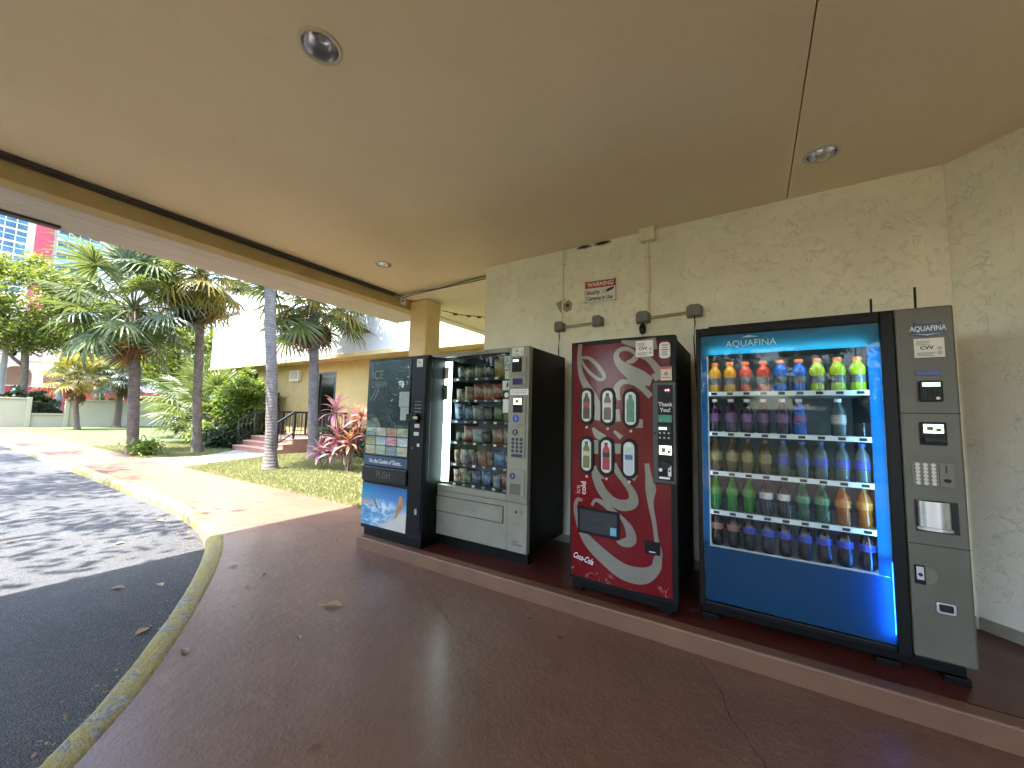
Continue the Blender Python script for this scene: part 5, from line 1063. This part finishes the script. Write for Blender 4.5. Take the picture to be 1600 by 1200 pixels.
# trees along the far side of the driveway: their shade dapples the road, their crowns show in the glass
tree((-8.3,-6.0,0), 8, (2.6,2.6,1.3), 7.4, 'spreading roadside tree opposite the walkway, nearest the canopy', LF1, 5, 36, 40, .11, clr=.36, off=(0,2.9))
tree((-13.2,-6.0,0), 8, (2.8,2.7,1.3), 7.6, 'second spreading roadside tree along the far side of the driveway', LF2, 6, 54, 44, .11, clr=.36, off=(0,3.5))
tree((-18.6,-6.0,0), 8, (2.8,2.7,1.3), 7.2, 'third spreading roadside tree along the far side of the driveway', LF1, 7, 60, 44, .11, clr=.36, off=(0,3.4))
tree((-24,-6.2,0), 8, (2.8,2.7,1.4), 7.4, 'fourth spreading roadside tree along the far side of the driveway', LF2, 8, 60, 44, .11, clr=.36, off=(0,3.4))
for k_, (x_, y_, lab_) in enumerate(((-13,-13,'dense round tree on the far lawn, nearest the driveway bend'), (-19.5,-12.5,'dense round tree on the far lawn, middle of the three'), (-26,-13,'dense round tree on the far lawn, farthest along'))): tree((x_, y_, 0), 6, (3.4,2.6,3.1), 3.5, lab_, LF2, 40+k_, 170, 70, .15)
tree((-3,-21,0), 6, (4,3,2.6), 4.2, 'round dark tree on the lawn behind the viewpoint', LF2, 9, 120, 70, .16)
tree((5,-23,0), 6, (4.5,3,2.6), 4.6, 'second round tree on the lawn behind the viewpoint', LF2, 10, 120, 70, .16)
def shrub(base, rad, h, lab, mat, seed, ncl, per, size, asp=.5, name='shrub', group='garden shrubs', clr=.14, shell=.3):
    t_ = thing(name, lab, 'shrub', base, group); r_ = random.Random(seed)
    pts, cc = cloud((base[0], base[1], base[2]+h*.55), (rad[0], rad[1], h*.46), ncl, per, clr, seed, shell); pts[:,2] = np.maximum(pts[:,2], base[2]+.03)
    stm = MB()
    for k in range(8):
        e = Vector(cc[r_.randrange(len(cc))]); stm.tube([(base[0]+r_.uniform(-.2,.2)*rad[0], base[1]+r_.uniform(-.2,.2)*rad[1], base[2]), Vector(base).lerp(e, .5), e], [.02,.014,.006], 5)
    mk('stems', stm, BK3, t_); leaves('foliage', pts, size, mat, t_, asp, .4, seed); return t_
shrub((-17.6,7.4,-.012), (1.2,.8), 3.1, 'tall light green bush beside the left stair railing', LF3, 21, 150, 55, .085)
shrub((-18.8,8.6,-.012), (1.0,.7), 2.7, 'green bush against the building corner behind the tall bush', LF2, 22, 90, 55, .10)
shrub((-16.9,6.6,-.012), (.8,.5), .75, 'low leafy ground plant at the foot of the tall light green bush', LF4, 23, 60, 40, .07)
shrub((-18.3,6.6,-.012), (.9,.5), .85, 'low leafy ground plant left of the path', LF3, 24, 60, 40, .07)
shrub((-15.5,4.05,-.012), (.35,.3), .42, 'small green plant at the base of the stout palm', LF3, 25, 26, 30, .06)
shrub((-27,9.5,-.012), (2.2,1.2), 1.5, 'dark low shrub mass under the trees at the lawn edge', LF4, 26, 120, 45, .11)
shrub((-42,4.8,-.05), (.6,1.6), 2.6, 'green leafy shrub showing above the boundary wall by the grille', LF2, 27, 90, 40, .13)
shrub((-42.5,10.5,-.05), (.6,3), 2.3, 'pale shrub row peeping over the boundary wall', LF3, 28, 90, 40, .12)
shrub((-8.9,7.6,-.012), (.9,.5), .8, 'leafy shrub behind the pink plant', LF4, 30, 60, 40, .07)
hd = thing('clipped_hedge', 'clipped dark hedge block between steps and pink plant', 'hedge', (-11.6, 8.3, -.012))
g = np.random.default_rng(31); q = np.array([(-11.6,8.3,.42)]) + (g.uniform(-1,1,(5200,3)))*np.array([1.35,.45,.46])
mk('stems', MB().box(-12.7,-10.5,8.05,8.55,-.01,.72), BK3, hd); leaves('foliage', q, .055, LF4, hd, .55, .3, 31)
# pink cordyline
PK = leafmat('pink_leaf', (.28,.05,.12), (.55,.30,.36), .4, .4); PK2 = leafmat('bronze_leaf', (.20,.05,.04), (.42,.20,.13), .35, .45)
def strap(mat, seed):
    r_ = random.Random(seed); mb = MB(); L = .42; sec = []
    for u, wd in ((0,.012),(.25,.035),(.55,.042),(.82,.026),(1,.001)):
        x = L*u; z = .18*u-.28*u*u; sec += [(x,-wd,z+.012),(x,0,z),(x,wd,z+.012)]
    return mesh_of('leaf', mb.add(sec, [(j*3+e, j*3+e+1, j*3+e+4, j*3+e+3) for j in range(4) for e in range(2)]), mat)
ST = [strap(PK, 1), strap(PK2, 2)]
def cordyline(base, heads, lab, seed):
    r_ = random.Random(seed); t_ = thing('cordyline_plant', lab, 'plant', base, 'pink cordyline plants')
    for hx, hy, hz, s, mi in heads:
        top = Vector((base[0]+hx, base[1]+hy, hz))
        mk('stem', MB().tube([base, Vector(base).lerp(top, .6)+Vector((hx*.2,0,0)), top], [.022,.018,.014], 6), BK3, t_)
        for k in range(20):
            az = k*2.4; el = R(75-k*5.2+r_.uniform(-8,8)); f = inst('leaf', ST[mi if r_.random() < .85 else 1-mi], t_, tuple(top+Vector((0,0,-.008*k))), scale=(s*.82*r_.uniform(.8,1.15),)*3)
            f.rotation_euler = (R(r_.uniform(-25,25)), -el, az)
cordyline((-8.3,5.9,-.012), [(-.45,-.1,1.50,1.25,0),(-.1,.2,1.25,1.15,0),(.25,.1,1.35,1.1,1),(-.35,-.1,.80,1.2,0),(.15,-.1,.75,1.15,1),(.05,.2,1.0,1.1,1)], 'tall pink-leaved plant beside the freezer machine on the lawn', 1)
cordyline((-9.1,5.75,-.012), [(-.15,0,.48,1.15,0),(.3,.05,.50,1.0,0)], 'low pale pink rosette plant in front of the tall pink one', 2)
# ---------------- grass
def grass(name, lab, n, x0, x1, fy0, fy1, h, seed, keep):
    g = np.random.default_rng(seed); x = g.uniform(x0, x1, n); y = g.uniform(0, 1, n); y = fy0+(fy1-fy0)*y; k = keep(x, y); x = x[k]; y = y[k]; n = len(x)
    a = g.uniform(0, 2*PI, n); hh = h*g.uniform(.5,1.4,n); wd = .008*g.uniform(.7,1.5,n); lx = g.normal(size=n)*hh*.5; ly = g.normal(size=n)*hh*.5
    z0 = np.full(n, -.014); v = np.stack([np.stack([x-np.cos(a)*wd, y-np.sin(a)*wd, z0], 1), np.stack([x+np.cos(a)*wd, y+np.sin(a)*wd, z0], 1), np.stack([x+lx, y+ly, z0+hh], 1)], 1).reshape(-1,3)
    me = bpy.data.meshes.new(name); me.vertices.add(3*n); me.vertices.foreach_set('co', v.astype(np.float32).ravel()); me.loops.add(3*n); me.loops.foreach_set('vertex_index', np.arange(3*n, dtype=np.int32))
    me.polygons.add(n); me.polygons.foreach_set('loop_start', np.arange(0, 3*n, 3, dtype=np.int32)); me.update(calc_edges=True)
    me.materials.append(leafmat('grass_blade', (.10,.12,.034), (.27,.255,.11), .33, .6, False, .8)); ob = bpy.data.objects.new(name, me); COL.objects.link(ob); tag(ob, lab, 'grass', kind='stuff')
def inpath(x, y):
    xa = np.interp(y, [3.8,4.1,6.3,6.7], [-11.9,-12.05,-13.05,-13.15]); xb = np.interp(y, [3.8,5.0,6.5,6.9], [-14.6,-14.2,-15.6,-16.1]); return (x < xa) & (x > xb) & (y < 6.9)
edge = lambda x: np.where(x > -4.62, 3.93+(x+4.62)*.9, 3.81)
grass('grass', 'short sunlit lawn grass between walkway and building', 150000, -20, -4, 3.8, 8.2, .045, 41, lambda x, y: (y > edge(x)+.01) & ~inpath(x, y) & ~((x < -13.1) & (x > -16.1) & (y > 6.55)))
# ---------------- fallen leaves
DL = leafmat('dry_leaf', (.13,.065,.03), (.30,.18,.09), .15, .7)
DLG = leafmat('dry_leaf_grey', (.24,.15,.07), (.40,.28,.14), .12, .7)
def fallen(x, y, z, s, az, mat, lab):
    mb = MB(); sec = []; L = s; r_ = random.Random(int(x*1000))
    for k in range(9):
        u = k/8; wd = s*.26*math.sin(PI*u)**.8+.002; zz = .012*s/.08*math.sin(PI*u)*.6 + .25*s*(u-.5)**2; tw_ = (u-.4)*.9
        sec += [(L*(u-.5), -wd, zz+.25*wd-wd*tw_*.5+.004), (L*(u-.5), 0, zz+.002), (L*(u-.5), wd, zz+.30*wd+wd*tw_*.5+.004)]
    mb.add(sec, [(j*3+e, j*3+e+1, j*3+e+4, j*3+e+3) for j in range(8) for e in range(2)]); mb.tube([(-L*.5,0,.25*s*.25+.003), (-L*.85,.01,.003)], .0015, 5)
    mn = min(v[2] for v in mb.v); mb.v = [(a*math.cos(az)-b*math.sin(az)+x, a*math.sin(az)+b*math.cos(az)+y, c-mn+z+.001) for a, b, c in mb.v]
    tag(mk('fallen_leaf', mb, mat, org=(x, y, z)), lab, 'leaf', 'fallen leaves')
for a in ((-2.656,1.83,0,.13,.5,DLG,'largest pale dry leaf lying on the walkway before the snack machine'), (-4.044,1.756,0,.06,1.1,DL,'small brown leaf on the walkway near the kerb bend'), (-3.628,1.825,0,.05,2.2,DL,'small dark leaf on the walkway, middle of the open floor'),
          (-3.493,1.631,0,.05,.2,DL,'tiny dark leaf on the walkway close to the kerb curve'), (-2.466,1.474,0,.045,2.9,DL,'tiny leaf on the walkway below the pale dry leaf'), (-2.868,1.025,0,.07,.1,DL,'dark twig-like leaf near the worn kerb'), (-1.616,1.077,0,.04,1.3,DL,'tiny dark leaf at the bottom of the view'),
          (-4.638,1.139,-.12,.10,.7,DL,'curled brown leaf on the shaded asphalt near the shadow edge'), (-3.617,1.036,-.12,.09,2.1,DLG,'pale leaf on the shaded asphalt beside the kerb'), (-6.936,2.05,-.12,.13,.4,DL,'reddish leaf in the gutter against the kerb'), (-6.124,1.481,-.12,.10,1.9,DLG,'leaf on the sunlit asphalt beyond the shadow'), (-7.11,.816,-.12,.09,2.6,DL,'leaf on the asphalt at the far left edge'), (-4.433,1.359,-.12,.08,.2,DLG,'thin pale leaf on asphalt touching the shadow edge')): fallen(*a)
lg = np.random.default_rng(77); lp_ = []
for i_ in range(420):
    k_ = int(lg.integers(20, len(KO)-26)); d_ = -abs(lg.normal())*.09-.01; q_ = offset(KO, d_)[k_] if False else (KO[k_][0], KO[k_][1]); t1_ = Vector(KO[k_+1])-Vector(KO[k_]); t1_ = t1_*lg.uniform(0,1); nn_ = Vector((t1_.y, -t1_.x)).normalized(); lp_.append((q_[0]+t1_.x+nn_.x*d_, q_[1]+t1_.y+nn_.y*d_, -.115))
ob_ = leaves('gutter_litter', lp_, .012, DL, None, .5, 3., 78); tag(ob_, 'dry leaf crumbs gathered in the gutter along the kerb', 'litter', kind='stuff')
# opposite side of the driveway (seen only as a reflection in the machine glass)
bw = thing('white_wall', 'low white wall across the lawn behind the viewpoint', 'wall', (4, -26, 0))
mk('wall_face', MB().box(-30, 30, -26.3, -26, -.1, 2.2), WHITEW, bw); mk('coping', MB().box(-30.1, 30.1, -26.4, -25.9, 2.201, 2.3), WHITEW, bw)

# lettering becomes plain mesh
dg = bpy.context.evaluated_depsgraph_get()
for ob in [o for o in COL.objects if o.type == 'FONT']:
    me = bpy.data.meshes.new_from_object(ob.evaluated_get(dg)); nm = ob.name; par = ob.parent   # TEXTS
    nb = bpy.data.objects.new('lettering', me); COL.objects.link(nb); nb.parent = par; nb.location = ob.location; nb.rotation_euler = ob.rotation_euler; nb.scale = ob.scale
    bpy.data.objects.remove(ob, do_unlink=True)
